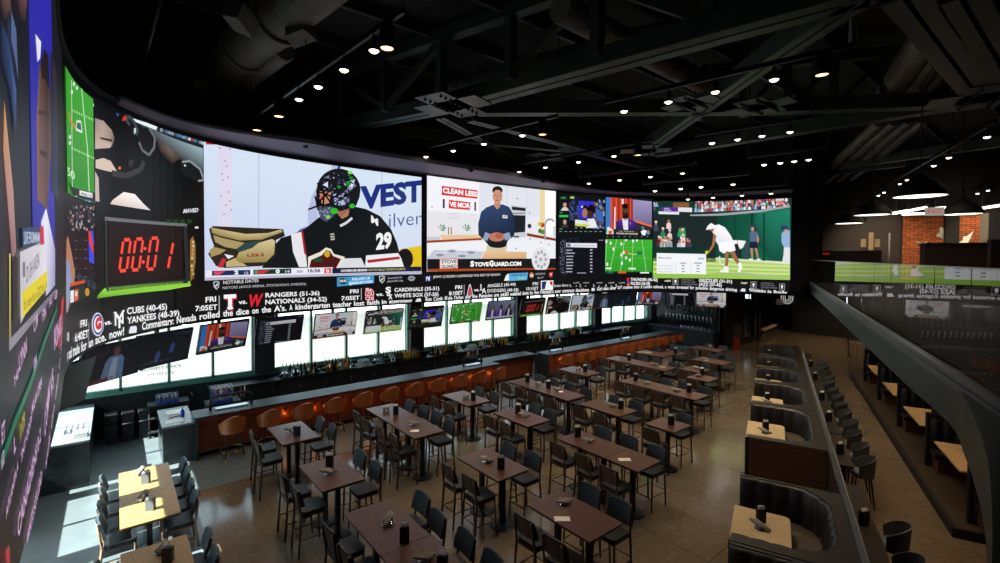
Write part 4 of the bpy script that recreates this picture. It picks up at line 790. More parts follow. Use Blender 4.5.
a.e(6, '#d8902c', 630.3, 223.5, .7, .9); a.p(6, '#141418', [(605, 229.3), (651.8, 230.5), (651.8, 237), (605, 236.5)]); a.p(7, '#2a2c20', [(614.5, 229), (639, 230.6), (639, 235.3), (614.5, 234.2)]); a.t(8, '#c8cc88', 'NFL PREVIEW', (619, 231.8), (634, 232.3), 1.2, .0); a.t(8, '#f0f0f0', 'THUNDER AND LIGHTNING', (616, 234), (637.5, 234.6), 1.4, .02)
a.p(8, '#e8e8ea', [(606, 229), (608, 226.6), (613, 230), (613.5, 234), (606, 234)]); a.p(9, '#d8582c', [(608, 230.5), (612.5, 231), (611, 234.5), (608.5, 234.5)]); a.p(9, '#2c9a84', [(605.2, 228), (607, 228), (607, 233), (605.2, 233)])
a.p(8, '#f0f0f2', [(640.5, 231.5), (644, 229.5), (646.5, 230.8), (645, 235.6), (642, 235)]); a.e(8, '#2c9ab0', 648, 232.6, 1.9, 2.4); a.e(9, '#e04a34', 648.4, 232.2, 1, 1.3); a.e(8, '#3a9a6c', 642.6, 228, 1.4, 1.6)
for k in range(8): a.R(8, '#888c94', 606.5+5.7*k, 236.2, 608+5.7*k, 236.8)
a = new('football', 605, 651.8, 4.28, 5.93, '#35a82a', ['#2c9c22', '#2f9f28', '#3fb434', '#3cb232'])
football(a, 605, 651.8, 238, 239.5, 271.5, 271.8, False)
a.p(6, '#1a1c22', [(605, 271.3), (651.8, 271.8), (651.8, 277), (605, 276.5)]); a.R(7, '#e0562c', 618, 271.5, 626, 274); a.R(7, '#1c6a50', 607, 271.8, 613, 273.4); a.R(7, '#e8e8e8', 640, 272, 649, 273.6); a.R(7, '#1c2c8a', 633, 274, 650, 277); a.t(8, '#e8ecff', 'ESPN BET', (635, 276.4), (648, 276.5), 1.7, .02)
# --- tennis
a = new('tennis', 652.6, 789.9, 4.05, 7.82, '#17392f')
a.p(1, '#1d2a2a', [(652.6, 213), (718, 212), (716, 262), (652.6, 262)]); a.p(1, '#0f5842', [(716, 212), (790, 208), (790, 263), (716, 259)], ['#0c3e30', '#15694e', '#15694e', '#0e4a3a']); a.p(2, '#1c7a60', [(756, 213), (790, 209), (790, 262), (772, 262), (755, 240)], ['#1a7058', '#24866a', '#0f4a3a', '#10503e', '#0f4434']); a.l(3, '#0a3428', [(764, 213), (764, 261)], .06); a.l(3, '#0a3428', [(752, 212), (752, 224)], .08); a.l(3, '#0b3a2c', [(735, 214), (735, 240)], .05)
a.p(1, '#cdd9a0', [(652.6, 258), (716, 258), (790, 263), (790, 283), (652.6, 279)], ['#a8cc60', '#bcd67c', '#b4d270', '#98c848', '#90c040'])
for y0_, y1_ in ((261, 265.5), (266, 269.5), (271, 273)): a.p(2, '#cfe396', [(652.6, y0_), (790, y1_), (790, y1_+2), (652.6, y0_+1.6)])
a.p(3, '#dce8c0', [(716, 257.5), (790, 262), (790, 264.5), (716, 259)]); a.p(3, '#a6bf84', [(700, 272), (745, 272.6), (790, 278), (790, 279.6), (740, 275)])
HC = ['#e8e8ec', '#f4f4f6', '#d8b8a4', '#b07a60', '#c83c4c', '#8cb4e0', '#2c3c70', '#7a4a8a', '#f2d8dc', '#4c9a70', '#e87a8c']
for r_ in range(3):
    for k in range(46):
        x = 654+3*k+rnd.uniform(-1, 1); yb = 213.5-(x-652)*.035 if x < 720 else 211-(x-720)*.05
        y = yb-2-3.4*r_
        if x > 694 or (x < 657 and r_): 
            if x < 788.5: a.p(2+r_ % 2, rnd.choice(HC), [(x-1.5, y+2.2), (x-1.2, y-.6), (x+1.2, y-.6), (x+1.6, y+2.2)]); a.e(3+r_ % 2, rnd.choice(['#d8a88c', '#c08a70', '#e8e4e0', '#a86c54']), x, y-1.4, .8, 1.1, 7)
a.p(5, '#a4a8ac', [(690, 214.6), (722, 213.4), (760, 210), (790, 205.2), (790, 207.2), (760, 212.3), (722, 215.6), (690, 216)]); a.p(5, '#8a5a34', [(673, 202.6), (689, 202.6), (689, 207.5), (673, 207.5)])
a.p(6, '#5a2ca0', [(658.5, 207), (678, 207.4), (678, 211.6), (658.5, 211.4)]); a.p(7, '#1c4a3c', [(658.5, 207), (661.5, 207), (661.5, 211.4), (658.5, 211.4)]); a.p(6, '#e6e6ea', [(678, 207.4), (692, 207.8), (692, 212.2), (678, 211.6)]); a.p(6, '#e8e8e4', [(658.5, 211.4), (679, 211.8), (679, 214.6), (658.5, 214)]); a.R(8, '#cfc4ea', 664, 208, 669, 208.8); a.R(8, '#cfc4ea', 664, 209.8, 671, 210.6)
for k in range(26):
    x = 655+rnd.uniform(0, 40); y = rnd.choice([222, 230, 238, 240])+rnd.uniform(-2, 2)
    if x > 676 and y < 226: continue
    if x > 688 and y < 232: y = 236
    c_ = rnd.choice(['#e4e4ec', '#8ca8d8', '#d8b8c8', '#2c8a5c', '#6a1c2c', '#c8c8d4', '#3c4a6a', '#f0d0d0'])
    a.p(4, c_, [(x-2.4, y+8), (x-2.2, y+3), (x, y+1), (x+2.2, y+3), (x+2.5, y+8)]); a.e(5, '#b8806a', x, y, 1.25, 1.9, 9); a.e(6, rnd.choice(['#e8e4dc', '#5c4030', '#e8d8b8', '#a08870']), x, y-1.3, 1.4, 1.0, 9)
a.p(5, '#2a9a5c', [(677, 236), (679, 228), (685, 227.5), (686, 236)]); a.R(5, '#14332a', 652.6, 247, 710, 257.5)
# ball boy / line staff / umpire chair
a.p(6, '#5a6a8c', [(749.6, 233), (752, 231), (756.5, 231.5), (758.3, 236), (757.5, 242), (750, 242)]); a.p(6, '#1c2238', [(750, 241.5), (757.5, 241.5), (758, 248.5), (749.6, 248.5)]); a.p(6, '#c08a6c', [(750, 248), (752.8, 248), (753, 259), (751.6, 259)]); a.p(6, '#c08a6c', [(754.5, 248), (757, 248), (759, 259), (757.6, 259)]); a.e(6, '#2c3458', 753, 226.3, 2.8, 2.2); a.e(7, '#c49274', 752.6, 229, 1.7, 2.2); a.e(6, '#2a2020', 755, 229, 1.3, 2.4); a.R(7, '#eeeeee', 749, 258.6, 753, 260.4); a.R(7, '#eeeeee', 756.6, 258.8, 760.6, 260.6); a.p(7, '#c08a6c', [(757.5, 233), (759.2, 240), (757.6, 244), (756.8, 238)])
a.p(6, '#9ab4dc', [(781.5, 233.5), (785, 230), (790, 230.5), (790, 248), (784, 247.5), (781.5, 242)]); a.p(6, '#e4e6ea', [(784, 247), (790, 247), (790, 262), (786, 262.5), (782, 263), (783.6, 254)]); a.e(6, '#2c3a68', 784.3, 228, 4, 2.4); a.e(7, '#c89a80', 786, 231, 2, 1.8)
a.p(6, '#f2f2f2', [(738, 240), (746, 241), (743, 247.5), (740, 249.5), (738, 245)]); a.e(6, '#f0f0f0', 735.5, 242, 2.4, 2); a.l(6, '#101a18', [(740, 246), (740, 258)], .08); a.p(6, '#5c2c6c', [(746.2, 242), (748.2, 242), (746.6, 259), (745, 259)]); a.R(6, '#1c2430', 734.5, 244, 738.5, 258)
# player
a.p(8, '#f6f6f8', [(713, 225.5), (719, 224.5), (725, 227.5), (731, 236), (734.5, 245), (731, 247), (720, 247), (716, 242), (712.5, 232)], ['#e8e8ee', '#ffffff', '#ffffff', '#fbfbfd', '#f0f0f6', '#e4e4ec', '#e0e0ea', '#e8e8f0', '#eaeaf0'])
a.p(9, '#fbfbfd', [(718, 243), (733.5, 240), (735.5, 250.5), (729.5, 252), (727.5, 251), (723.5, 253.5), (719.5, 251)]); a.p(8, '#9c6a4c', [(724, 251), (728.6, 250), (728.5, 262), (727, 267.5), (724.6, 267.5), (725.3, 260)]); a.p(8, '#9c6a4c', [(729, 251), (733.6, 249.5), (737.5, 258), (740, 263), (737.5, 264.5), (732.5, 258)])
a.p(9, '#f6f6f6', [(724, 266), (728.4, 266.4), (728.5, 272.5), (719.5, 272.3), (720, 270.6), (724.2, 269)]); a.p(9, '#f6f6f6', [(737.8, 263), (740.8, 262.4), (742.2, 268), (740, 272.6), (737.8, 272), (738.6, 267)])
a.p(9, '#a87454', [(713.5, 233), (716.5, 236), (714, 246), (709.5, 252.5), (707, 253), (712, 245)]); a.e(10, '#d2dc3c', 706.6, 252.4, 1.5, 1.8); a.e(9, '#a06c50', 711.5, 229, 2.4, 2.4); a.p(10, '#fafafa', [(705.8, 230), (707.5, 226), (711, 223), (714.3, 225), (714, 228.4), (709, 229.4)]); a.l(8, '#dfe2e4', [(719.6, 256), (719, 260), (721, 264.5), (724.5, 265)], .06); a.l(8, '#30383c', [(721, 254), (722.6, 246)], .06)
a.p(6, '#f4f6f8', [(656.6, 253), (706, 254), (706, 274.3), (656.6, 273.5)]); a.t(7, '#6a6e80', 'Match Stats', (658.5, 258.6), (671.5, 258.8), 1.9, .01); a.t(7, '#9ab4cc', 'IBM', (698, 259.6), (704, 259.7), 2.3, .02)
for k, (x0, x1) in enumerate(((680, 686), (694, 702))): a.R(7, '#8a8ea0', x0, 262.6, x1, 263.6)
for k in range(3): y = 265+3*k; a.t(7, '#8a8ea0', ('1st Serve Pts Won', '2nd Serve Pts Won', 'Break Pts Won')[k], (658, y+1.2), (672.5, y+1.3), 1.2, .0); a.R(7, '#8a8ea0', 681.5, y, 684.5, y+1); a.R(7, '#8a8ea0', 696.5, y, 699.5, y+1); a.R(7, '#d4d8e0', 657.5, y-1.2, 705, y-1)
for k in range(2): a.l(7, '#d4d8e0', [(675.5+15*k, 262), (675.5+15*k, 273)], .02)
# --- near end: blurred interview picture, score strips
a = Art(); sa, sb = .05, S(66.3); F['near'] = (a, (sa, sb, 3.42, 7.95))
a.r(0, '#15171e', sa, sb, 3.42, 7.95); a.r(1, '#17161c', sa, 4.7, 4.8, 7.95, ['#2c1420', '#191c26', '#1c222c', '#221c2a'])
a.r(2, '#3029a8', sz(31, 100)[0], sz(53, 100)[0], 4.9, 7.95, ['#2c2c98', '#2e2a9c', '#2a24b4', '#2e28a4']); a.p(3, '#e4e4f0', [(35.5, 34), (41, 42), (40, 58), (37.5, 62)]); 
a.p(3, '#7a5448', [(39, 66), (47, 60), (50, 90), (51, 150), (47, 210), (37, 200), (36.5, 120)], ['#5c4038', '#2a1a18', '#4a3430', '#6a4a42', '#5a3c38', '#7a5448', '#8a6250']); a.p(4, '#1a1214', [(40, 62), (44, 48), (48, 56), (49, 90), (45, 80), (41, 78)]); a.p(4, '#3a2622', [(38, 110), (48, 112), (48.5, 116), (38, 114)]); a.p(4, '#38221f', [(40, 150), (47, 152), (46, 158), (40, 155)])
a.p(3, '#20242e', [(50, 50), (56, 70), (58, 150), (57, 200), (51, 190)], ['#181a24', '#3a2630', '#2a2c3c', '#28324c', '#1e2434'])
a.p(3, '#c4c6dc', [(41, 222), (46, 208), (55, 250), (55, 285), (46, 296)], ['#dcdcec', '#e8e8f4', '#9a9cc0', '#8c90bc', '#c4c4dc'])
a.p(3, '#c08a7c', [(4, 100), (7, 130), (13, 190), (16, 250), (12, 262), (8, 210), (3, 150)], ['#c8903c', '#c88a60', '#b88c8c', '#9a7474', '#7c5a5c', '#a47c7c', '#b08068']); a.p(3, '#38507c', [(1, 20), (8, 40), (16, 90), (16, 140), (10, 90), (1, 60)], ['#1c2a48', '#2c4470', '#4060a0', '#1c2438', '#1c2a48', '#141c30']); a.p(3, '#50628c', [(11, 10), (16, 30), (18, 80), (15, 60), (11, 40)])
a.p(3, '#7c5c58', [(0.5, 0), (10, 0), (12, 14), (4, 20)], ['#4a3434', '#6a4a48', '#2c2024', '#2c2024']); a.p(3, '#7c5c58', [(18, 0), (27, 0), (25, 22), (20, 18)], ['#4a3434', '#6a4a48', '#2c2024', '#2c2024'])
a.p(4, '#2c4468', [(21.5, 228), (41, 226), (42, 245), (21.8, 247)]); a.t(5, '#c4d0e4', 'LIVE FROM MIAMI', (22.5, 244), (38.5, 242), 13, .01); a.p(5, '#c83048', [(38.8, 226.5), (42.3, 226), (43, 244), (39, 245)])
a.p(4, '#d8d4dc', [(19, 252), (45, 240), (45.8, 272), (19.5, 324)], ['#c8c4cc', '#dcd8e0', '#e4e0e8', '#b8b4bc']); a.t(5, '#5a5460', 'D13H AKENI', (25, 283), (38, 265), 17, .01); a.R(5, '#7a747c', 20.8, 262, 23.5, 277)
a.p(5, '#e0cc28', [(20.5, 292), (46, 270), (46, 288), (20.5, 318)]); a.t(6, '#4a441c', "It's very hot in 2022! No. 1 in", (21.5, 311), (45, 288), 12, .0); a.p(4, '#38363c', [(8, 254), (9.4, 253), (10, 345), (8, 346)], ['#d8cc6a', '#d8cc6a', '#8a7c40', '#8a7c40']); a.p(4, '#4a3430', [(11, 256), (17, 258), (17, 320), (12, 330)], ['#241c1c', '#3a2a28', '#2c2020', '#201818']); a.p(4, '#b4aebc', [(8, 340), (55, 288), (55, 292), (8, 352)], ['#8c8894', '#5c5868', '#5c5868', '#8c8894'])
PK = '#cfa6cf'
for x0, y0_, x1, y1_, h_, tx, c_ in ((18, 372, 26, 352, 16, 'LYNN', PK), (33, 333, 37, 325, 13, 'CTM', PK), (42, 322, 45.5, 316, 11, 'FIN', PK), (48.5, 308, 51.5, 303, 9, 'A1', PK), (54, 300, 57, 297, 8, 'GP', PK), (13, 388, 17.5, 377, 10, '7:40', PK), (33, 372, 36, 365, 12, '104', PK), (0.6, 445, 4, 437, 18, 'ET', PK), (0.6, 470, 3, 462, 14, '12', PK), (19, 440, 24, 425, 16, '1:09', '#b0a030'),
      (13, 455, 15, 448, 16, 'L', PK), (20, 465, 31, 420, 10, 'TNT ODDS', PK), (31, 415, 41, 385, 10, 'MILAN OPEN', PK), (5, 520, 17, 470, 11, 'ATLANTA 4', PK), (5, 548, 18, 500, 0, '', PK), (17, 540, 40, 440, 19, 'CANADIENS 0-2', PK), (26, 548, 41, 480, 14, 'WHITE SOX LEAD', PK), (44, 440, 49, 400, 22, 'COMM', PK), (50, 400, 53, 385, 20, 'VS', PK), (54, 350, 61, 330, 20, 'KINGS', PK), (45, 470, 62, 330, 9, 'still the club to watch', PK)):
    if h_: a.t(4, c_, tx, (x0, y0_), (x1, y1_), h_*1.1, .022)
a.l(3, '#1c6a4c', [(0.5, 466), (14, 425), (30, 385), (45, 340), (57, 308)], .05); a.p(4, '#a82430', [(56, 345), (61, 300), (63.5, 296), (62, 335), (60, 350)], ['#7c1c28', '#b0283a', '#c4303c', '#9a2434', '#7c1c28']); a.p(4, '#a83238', [(4, 552), (8, 545), (9, 563), (5, 563)])
# --- dividing strip with small news lines, then the long ticker
a = Art(); s0, s1 = S(66.3), SL[-1]-.06; F['ticker'] = (a, (s0, s1, 3.42, 4.5))
a.r(-1, '#0a0b0d', s0, s1, 3.42, 4.5)
TK = '#f4f4f6'
def tt(tx, x0, yb, x1, yb1, h_, b_=.024, col=TK, sh=0): a.t(4, col, tx, (x0, yb), (x1, yb1), h_, b_, sh)
def mini(tx, x0, y0_, x1, y1_, h_=2, col='#c4c4cc'): a.t(4, col, tx, (x0, y0_), (x1, y1_), h_, .0)
def shield(x, y, r_): a.p(3, '#c4c8d0', [(x-r_, y-r_), (x, y-r_*1.3), (x+r_, y-r_), (x+r_*.8, y+r_*.6), (x, y+r_*1.4), (x-r_*.8, y+r_*.6)]); a.p(4, '#14161a', [(x-r_*.75, y-r_*.75), (x, y-r_), (x+r_*.75, y-r_*.75), (x+r_*.6, y+r_*.4), (x, y+r_), (x-r_*.6, y+r_*.4)]); a.l(5, '#c4c8d0', [(x-r_*.5, y+r_*.5), (x+r_*.5, y-r_*.5)], .05)
shield(216.4, 285.2, 3.2)
mini('NOTABLE DATES', 223.3, 284.2, 258.5, 282, 3.6, '#f0f0f2'); mini('NATORS (AVICII ARENA, STOCKHOLM, SWEDEN)', 222.5, 289.2, 306, 285, 2.8)
a.p(3, '#3c98cc', [(337, 277.5), (374, 275.2), (374, 283), (337, 286.6)]); a.t(4, '#e8f4fc', 'FOLLOW US', (352, 280.6), (370, 279.2), 2.6, .03); a.t(4, '#e8f4fc', '@NHLNETWORK', (349, 284.6), (373, 282.6), 2.6, .03); a.e(4, '#20303c', 343, 281.2, 4.6, 3.2); a.t(5, '#e8e8e8', 'NHL', (339.5, 282.4), (347, 281.8), 2.6, .03)
shield(382, 279.2, 3); mini('Download the', 388, 279, 402, 278, 2); mini('official NHL App', 387, 282.4, 403, 281.2, 2); a.e(3, '#9a9ca4', 411.5, 278.4, 3.6, 2.6); a.t(4, '#202228', 'NHL', (409, 279.5), (414, 279.2), 2.2, .02)
a.p(3, '#1c2c6c', [(425, 275.8), (431.4, 275.4), (431.2, 281.2), (425, 281.7)]); a.t(4, '#f0f0f4', 'N', (426.2, 280.8), (429.6, 280.5), 4.4, .01); a.t(5, '#f0f0f4', 'Y', (427, 280.8), (430.2, 280.4), 4.4, .01); mini('JIMMY CORDERO SUSPENDED FOR REST OF SEASON', 433, 278.2, 500, 275.6, 2.6, '#f0f0f2')
a.p(3, '#5aaede', [(509, 273.4), (528, 272.6), (527, 280), (508.5, 281)]); a.t(4, '#103868', 'CHASE FOR CUP', (511, 276), (526, 275.4), 1.8, .03); a.t(4, '#c4d83c', 'ON MLB.TV', (518, 279), (526, 278.6), 1.6, .03); a.p(4, '#f4f4f4', [(504, 280.8), (506, 275.5), (508.5, 273.5), (509, 280.6)]); a.e(3, '#c4745c', 531.6, 275.2, 2.2, 3); a.t(4, '#f0f0f0', 'H', (530.3, 277), (533, 276.8), 3, .03); mini('MONDAYS', 535.5, 275, 545, 274.5, 2); mini('8pm ET', 537.5, 278.6, 543.5, 278.3, 1.8); a.p(3, '#c03044', [(549, 272.4), (553, 272), (552.4, 276.4), (550.8, 278), (549, 276)]); a.p(4, '#e8e8f0', [(550, 273.6), (552, 273.4), (551, 276)])
# main fixtures line (two rows) and the news line
a.l(3, '#b4b4bc', [(88.8, 323), (88.6, 341)], .025)
tt('3-0)', 66, 344, 68.8, 339, 9); tt('FRI', 80.3, 327.6, 86.7, 325.5, 7.2); tt('6:40ET', 74.9, 341.9, 88.4, 337, 8.6)
a.e(3, '#e4e6f0', 97.7, 324.4, 5.9, 11.8, 24); a.e(4, '#1c3c90', 97.7, 324.4, 5.3, 10.6, 24); a.e(5, '#f2f2f6', 97.7, 324.4, 4.2, 8.3, 22); a.t(6, '#d0202e', 'C', (94.6, 329.2), (100.9, 327.4), 10.6, .1); a.R(7, '#d0202e', 97.4, 322.6, 100.4, 326.4)
tt('vs.', 104.2, 325.6, 111.6, 323.6, 5, .03); a.t(4, TK, 'N', (114.6, 325.8), (123.4, 323.4), 12.6, .012); a.t(5, TK, 'Y', (113.4, 329.6), (124.9, 326.6), 18.6, .004)
tt('CUBS (40-45)', 126.9, 314.3, 166.9, 309.2, 6.8); tt('YANKEES (48-39)', 126.9, 323.9, 179.2, 315.6, 6.8)
tt('FRI', 205.5, 302.4, 216, 301.2, 5.4); tt('7:05ET', 195.3, 311.2, 217.3, 309.3, 5.4); a.l(3, '#b4b4bc', [(219.2, 295.6), (219.2, 310.8)], .025)
a.t(4, '#c02038', 'T', (225, 309.8), (237, 308.8), 14, .1); a.t(5, '#f6f6f8', 'T', (223.8, 309), (236, 308), 14, .06); a.R(5, '#f6f6f8', 227, 307.2, 233, 308.8); tt('vs.', 238.4, 304.2, 247, 303.4, 4.4)
a.t(4, '#d82234', 'W', (249.4, 306.8), (263.6, 305.4), 12.4, .035, .25); tt('RANGERS (51-36)', 265.5, 297.4, 319.5, 295, 4.6); tt('NATIONALS (34-52)', 265.3, 304.4, 326.8, 301, 4.8)
tt('FRI', 350, 293.4, 358.5, 292.8, 3.9); tt('7:05ET', 341.4, 300.4, 359.5, 299.5, 4.2); a.l(3, '#b4b4bc', [(361.3, 288.2), (361.3, 300.4)], .025)
for k, w_ in enumerate(('St.', 'LOU', 'CDS')): a.t(4, '#c83048', w_, (365, 291.9+4.2*k), (374.2, 291.6+4.2*k), 3.8, .09); a.t(5, '#fce4e8', w_, (365.4, 291.6+4.2*k), (373.8, 291.3+4.2*k), 3.4, .02)
tt('vs.', 376, 296.2, 383.5, 295.5, 3.4); a.t(4, TK, 'S', (385.5, 292.6), (391, 292.3), 5.6, .04); a.t(4, TK, 'o', (386.6, 296), (390.4, 295.7), 4.6, .04); a.t(4, TK, 'X', (388.3, 299.2), (392.4, 298.8), 4.6, .04)
tt('CARDINALS (35-51)', 394.3, 291.8, 439.2, 290, 3.9); tt('WHITE SOX (37-50)', 394.4, 297.6, 438.5, 295.8, 3.9)
tt('FRI', 455.2, 289, 462, 288.6, 3.6); tt('8:10ET', 449, 295.2, 462.8, 294.5, 3.9); a.l(3, '#b4b4bc', [(464.2, 284.6), (464.2, 295)], .025); a.t(4, '#c4c8d0', 'A', (466.4, 295), (473.4, 294.7), 10, .09); a.t(5, '#cc2438', 'A', (467.3, 294.6), (472.5, 294.4), 8, .05); tt('vs.', 473.8, 291.4, 479.6, 291, 3)
a.t(4, TK, 'L', (480.4, 290.6), (484.2, 290.4), 7, .0); a.t(5, TK, 'A', (481.8, 294), (486.2, 293.8), 6.4, .0); tt('ANGELS (45-44)', 487.4, 287.4, 515.6, 285.6, 3.4, .008); tt('DODGERS (48-38)', 487.4, 292.4, 518.4, 291.2, 3.4, .008)
tt('FRI', 532.7, 285.3, 538, 285, 3.2, .008); tt('10:10ET', 526.4, 290.2, 538.4, 289.7, 3.2, .008); a.p(3, '#f4f4f6', [(540.8, 280.8), (553.4, 280.4), (553, 289.8), (541, 290.3)]); a.p(4, '#1c2c6c', [(541.6, 281.6), (546.6, 281.4), (544.8, 289.2), (541.7, 289.4)]); a.p(4, '#cc2438', [(549.6, 281.4), (552.6, 281.2), (552.4, 286), (550, 284)])
mini('Broker Bonus', 554.4, 287.2, 568.4, 286.2, 2.8, '#f0f0f2')
for k, (x, w_) in enumerate(((570, 'LUKE'), (579.5, 'CARSON'), (593, 'WINNERS'), (605, 'SEIF'), (615.5, 'LOPEZ'))): mini('%d.' % (k+1), x, 287, x+2, 286.9, 3, '#f0f0f2'); mini(w_, x+3.4, 283.6, x+9.4, 283.3, 1.4); mini('%d' % (4+k), x+5.4, 286.6, x+6.8, 286.5, 1.4)
a.R(3, '#c02438', 626.6, 277.8, 629.4, 281); a.R(4, '#3450a0', 627, 281.2, 629.4, 283); a.R(4, '#e0682c', 627, 283.2, 629.4, 285.6)
tt('THUNDER (40-42)', 630.6, 280.8, 657.6, 281.2, 3, .03); tt('PACERS (34-28)', 630.6, 284.8, 650, 285, 3, .03); tt('1:00ET', 664.6, 281.6, 671, 281.7, 1.7, .02)
for x, y in ((675.5, 281.6), (753.5, 285), (782, 287)): a.p(3, '#9a9ca2', [(x-2.8, y-3.4), (x+2.8, y-3.4), (x+2.8, y+3.4), (x-2.8, y+3.4)]); a.p(4, '#0c0d10', [(x-2.3, y-2.8), (x+2.3, y-2.8), (x+2.3, y+2.8), (x-2.3, y+2.8)]); a.e(5, '#e8e8ea', x, y-.6, 1.2, 1.5); a.R(5, '#e8e8ea', x-.7, y+.8, x+.7, y+1.8)
for x, y in ((681.5, 279.6), (761, 283)): 
    for k in range(3): mini('RAPTORS MARQUEE'[:9+k*2], x, y+2.2*k+.8, x+12+2*k, y+2.2*k+1.2, 1.4, '#8c8e98')
tt('GRIZZLIES (31-31)', 698.8, 281.8, 732.2, 283, 3.2, .03); tt('JAZZ (37-45)', 698.8, 285.6, 721.8, 286.6, 3.2, .03); tt('7:00ET', 741, 283.8, 747.6, 284, 1.7, .02)
def news(tx, P, h0, h1):
    """one news line set word by word along the wall between photo points"""
    A0 = [sz(*p) for p in P]; H0 = []
    n = len(tx); ws = tx.split(' '); pos = 0; L0, L1 = A0[0][0], A0[-1][0]
    for w_ in ws:
        f0, f1 = pos/n, (pos+len(w_))/n; pos += len(w_)+1
        if not w_: continue
        s_0, s_1 = L0+(L1-L0)*f0, L0+(L1-L0)*f1
        z_ = [float(np.interp(q, [k[0] for k in A0], [k[1] for k in A0])) for q in (s_0, s_1)]; a.text(4, TK, w_, (s_0, z_[0]), (s_1, z_[1]), h0, .022)
_, zz = sz(130, 333)
hN = .17
news("ey and trade for an ace, now!", [(66.6, 361), (76.2, 354.7), (85.5, 349.7), (98.6, 343.5), (109, 339.2), (124, 334.8)], .17, 0)
a.p(3, '#e4e4ee', [(129, 331), (130.5, 326.4), (136, 325.8), (136.9, 328), (136.4, 332.6), (129, 333.6)])
news("Commentary: Nevada rolled the dice on the A's. A kindergarten teacher lost faith in government", [(142, 330), (184, 322.4), (209, 318.2), (241, 314.6), (260, 312.9), (285, 310.6), (310, 308.4), (342, 306.7), (370, 305), (390, 303.8), (412, 302.8)], .17, 0)
a.p(3, '#e4e4ee', [(415, 302.6), (417, 298.6), (420.6, 298.4), (421.6, 302.2)])
news("Ron Cook: Kyle Dubas and the Penguins are still weighed down by Ron Hextall's poor contract decisions", [(425.6, 301.4), (450, 300.2), (480, 297.9), (510, 295.8), (535, 294.1), (560, 292.6), (589, 291.3)], .165, 0)
a.p(3, '#e4e4ee', [(591.6, 288.2), (594.4, 288), (594.8, 290.8), (591.6, 291)])
news("Girl dies after SUV crashes into a London school, a woman arrested for possible dangerous driving", [(597, 290.6), (625, 288.6), (650, 288), (680, 288.5), (710, 289.8), (737, 291.3)], .155, 0)
a.p(3, '#e4e4ee', [(740.4, 290.6), (742, 288.4), (745.4, 288.8), (745.4, 291.6), (740.4, 291.4)])
news("Wimbledon is finally", [(749, 291.3), (773, 293.2), (787, 294.2)], .155, 0)
NAMES = dict(hockey='hockey picture', stove='kitchen advert', car='car interior picture', clock='red digits picture', grass_tall='green field picture', basketball='basketball picture', studio='studio picture', stats='statistics picture', host='purple suited host picture', football='football picture', tennis='tennis picture', near='picture on the end nearest the camera', ticker='ticker band with scores and news')
for k, (a, box) in F.items(): a.wall('screen_picture' if k != 'ticker' else 'ticker', vw, box, NAMES[k])
print('SCREEN DONE')
# ---------------------------------------------------------------- hanging televisions
def small(key, flat=None): return F[key]
def art3():
    a = Art(); a.r(0, '#2c3450', 0, 1.6, 0, .9, ['#20263a', '#2c3450', '#8a90a8', '#5c6a8c'])
    for k in range(3):
        x = .3+.5*k; a.raw([(x-.24, 0), (x+.24, 0), (x+.2, .4), (x+.07, .5), (x-.07, .5), (x-.2, .4)], [[0, 1, 2, 3, 4, 5]], 1, lin(['#4a2c7c', '#4f3090', '#20222c'][k]))
        a.raw([(x+.09*cos(t_), .6+.13*sin(t_)) for t_ in [i*.5 for i in range(13)]], [list(range(13))], 2, lin(['#7a5444', '#3c2820', '#4a3028'][k])); a.raw([(x-.05, .1), (x+.05, .1), (x+.05, .48), (x-.05, .48)], [[0, 1, 2, 3]], 2, lin('#d8d8e4'))
    a.raw([(0, 0), (1.6, 0), (1.6, .14), (0, .14)], [[0, 1, 2, 3]], 3, lin('#b8bccc')); a.raw([(0, 0), (1.6, 0), (1.6, .05), (0, .05)], [[0, 1, 2, 3]], 4, lin('#20243c')); return a, (0, 1.6, 0, .9)
def artdim(v):
    a = Art(); a.r(0, '#10131c', 0, 1.6, 0, .9, ['#20262c', '#1c222a', '#10141c', '#181e28'] if v else ['#15191d', '#2c3a3a', '#3c4c4a', '#20282a']); q = random.Random(v)
    if v == 1:   # basketball player in a pale jersey
        for k in range(70): x, y = q.uniform(0, 1.6), q.uniform(.3, .9); a.raw([(x, y), (x+.05, y), (x+.04, y+.06), (x+.01, y+.06)], [[0, 1, 2, 3]], 1, lin(q.choice(['#2c2a38', '#3a2c30', '#28344c', '#44404c'])))
        a.raw([(.55, 0), (1.15, 0), (1.1, .5), (1.0, .6), (.7, .6), (.6, .45)], [[0, 1, 2, 3, 4, 5]], 2, lin('#5c7294')); a.raw([(.75+.0, 0), (.95, 0), (.92, .55), (.78, .55)], [[0, 1, 2, 3]], 3, lin('#8a9ab0')); a.raw([(.86+.09*cos(i*.5), .7+.12*sin(i*.5)) for i in range(13)], [list(range(13))], 3, lin('#5a4440')); a.raw([(0, 0), (.9, 0), (.9, .1), (0, .06)], [[0, 1, 2, 3]], 3, lin('#5c3030'))
    if v == 2:   # dark arena with two small figures
        for x, y, c_ in ((.95, .3, '#2c4a84'), (.55, .12, '#3a4c84')): a.raw([(x, y), (x+.12, y), (x+.16, y+.2), (x+.1, y+.32), (x+.02, y+.2)], [[0, 1, 2, 3, 4]], 1, lin(c_))
        for k in range(6): a.raw([(1.05+.09*k, .8), (1.1+.09*k, .8), (1.1+.09*k, .84), (1.05+.09*k, .84)], [[0, 1, 2, 3]], 1, lin('#4a4c6a')); a.raw([(.1+.16*k, .1), (.2+.16*k, .1), (.2+.16*k, .13), (.1+.16*k, .13)], [[0, 1, 2, 3]], 1, lin('#54586c'))
    return a, (0, 1.6, 0, .9)
TW, TH = 1.42, .80
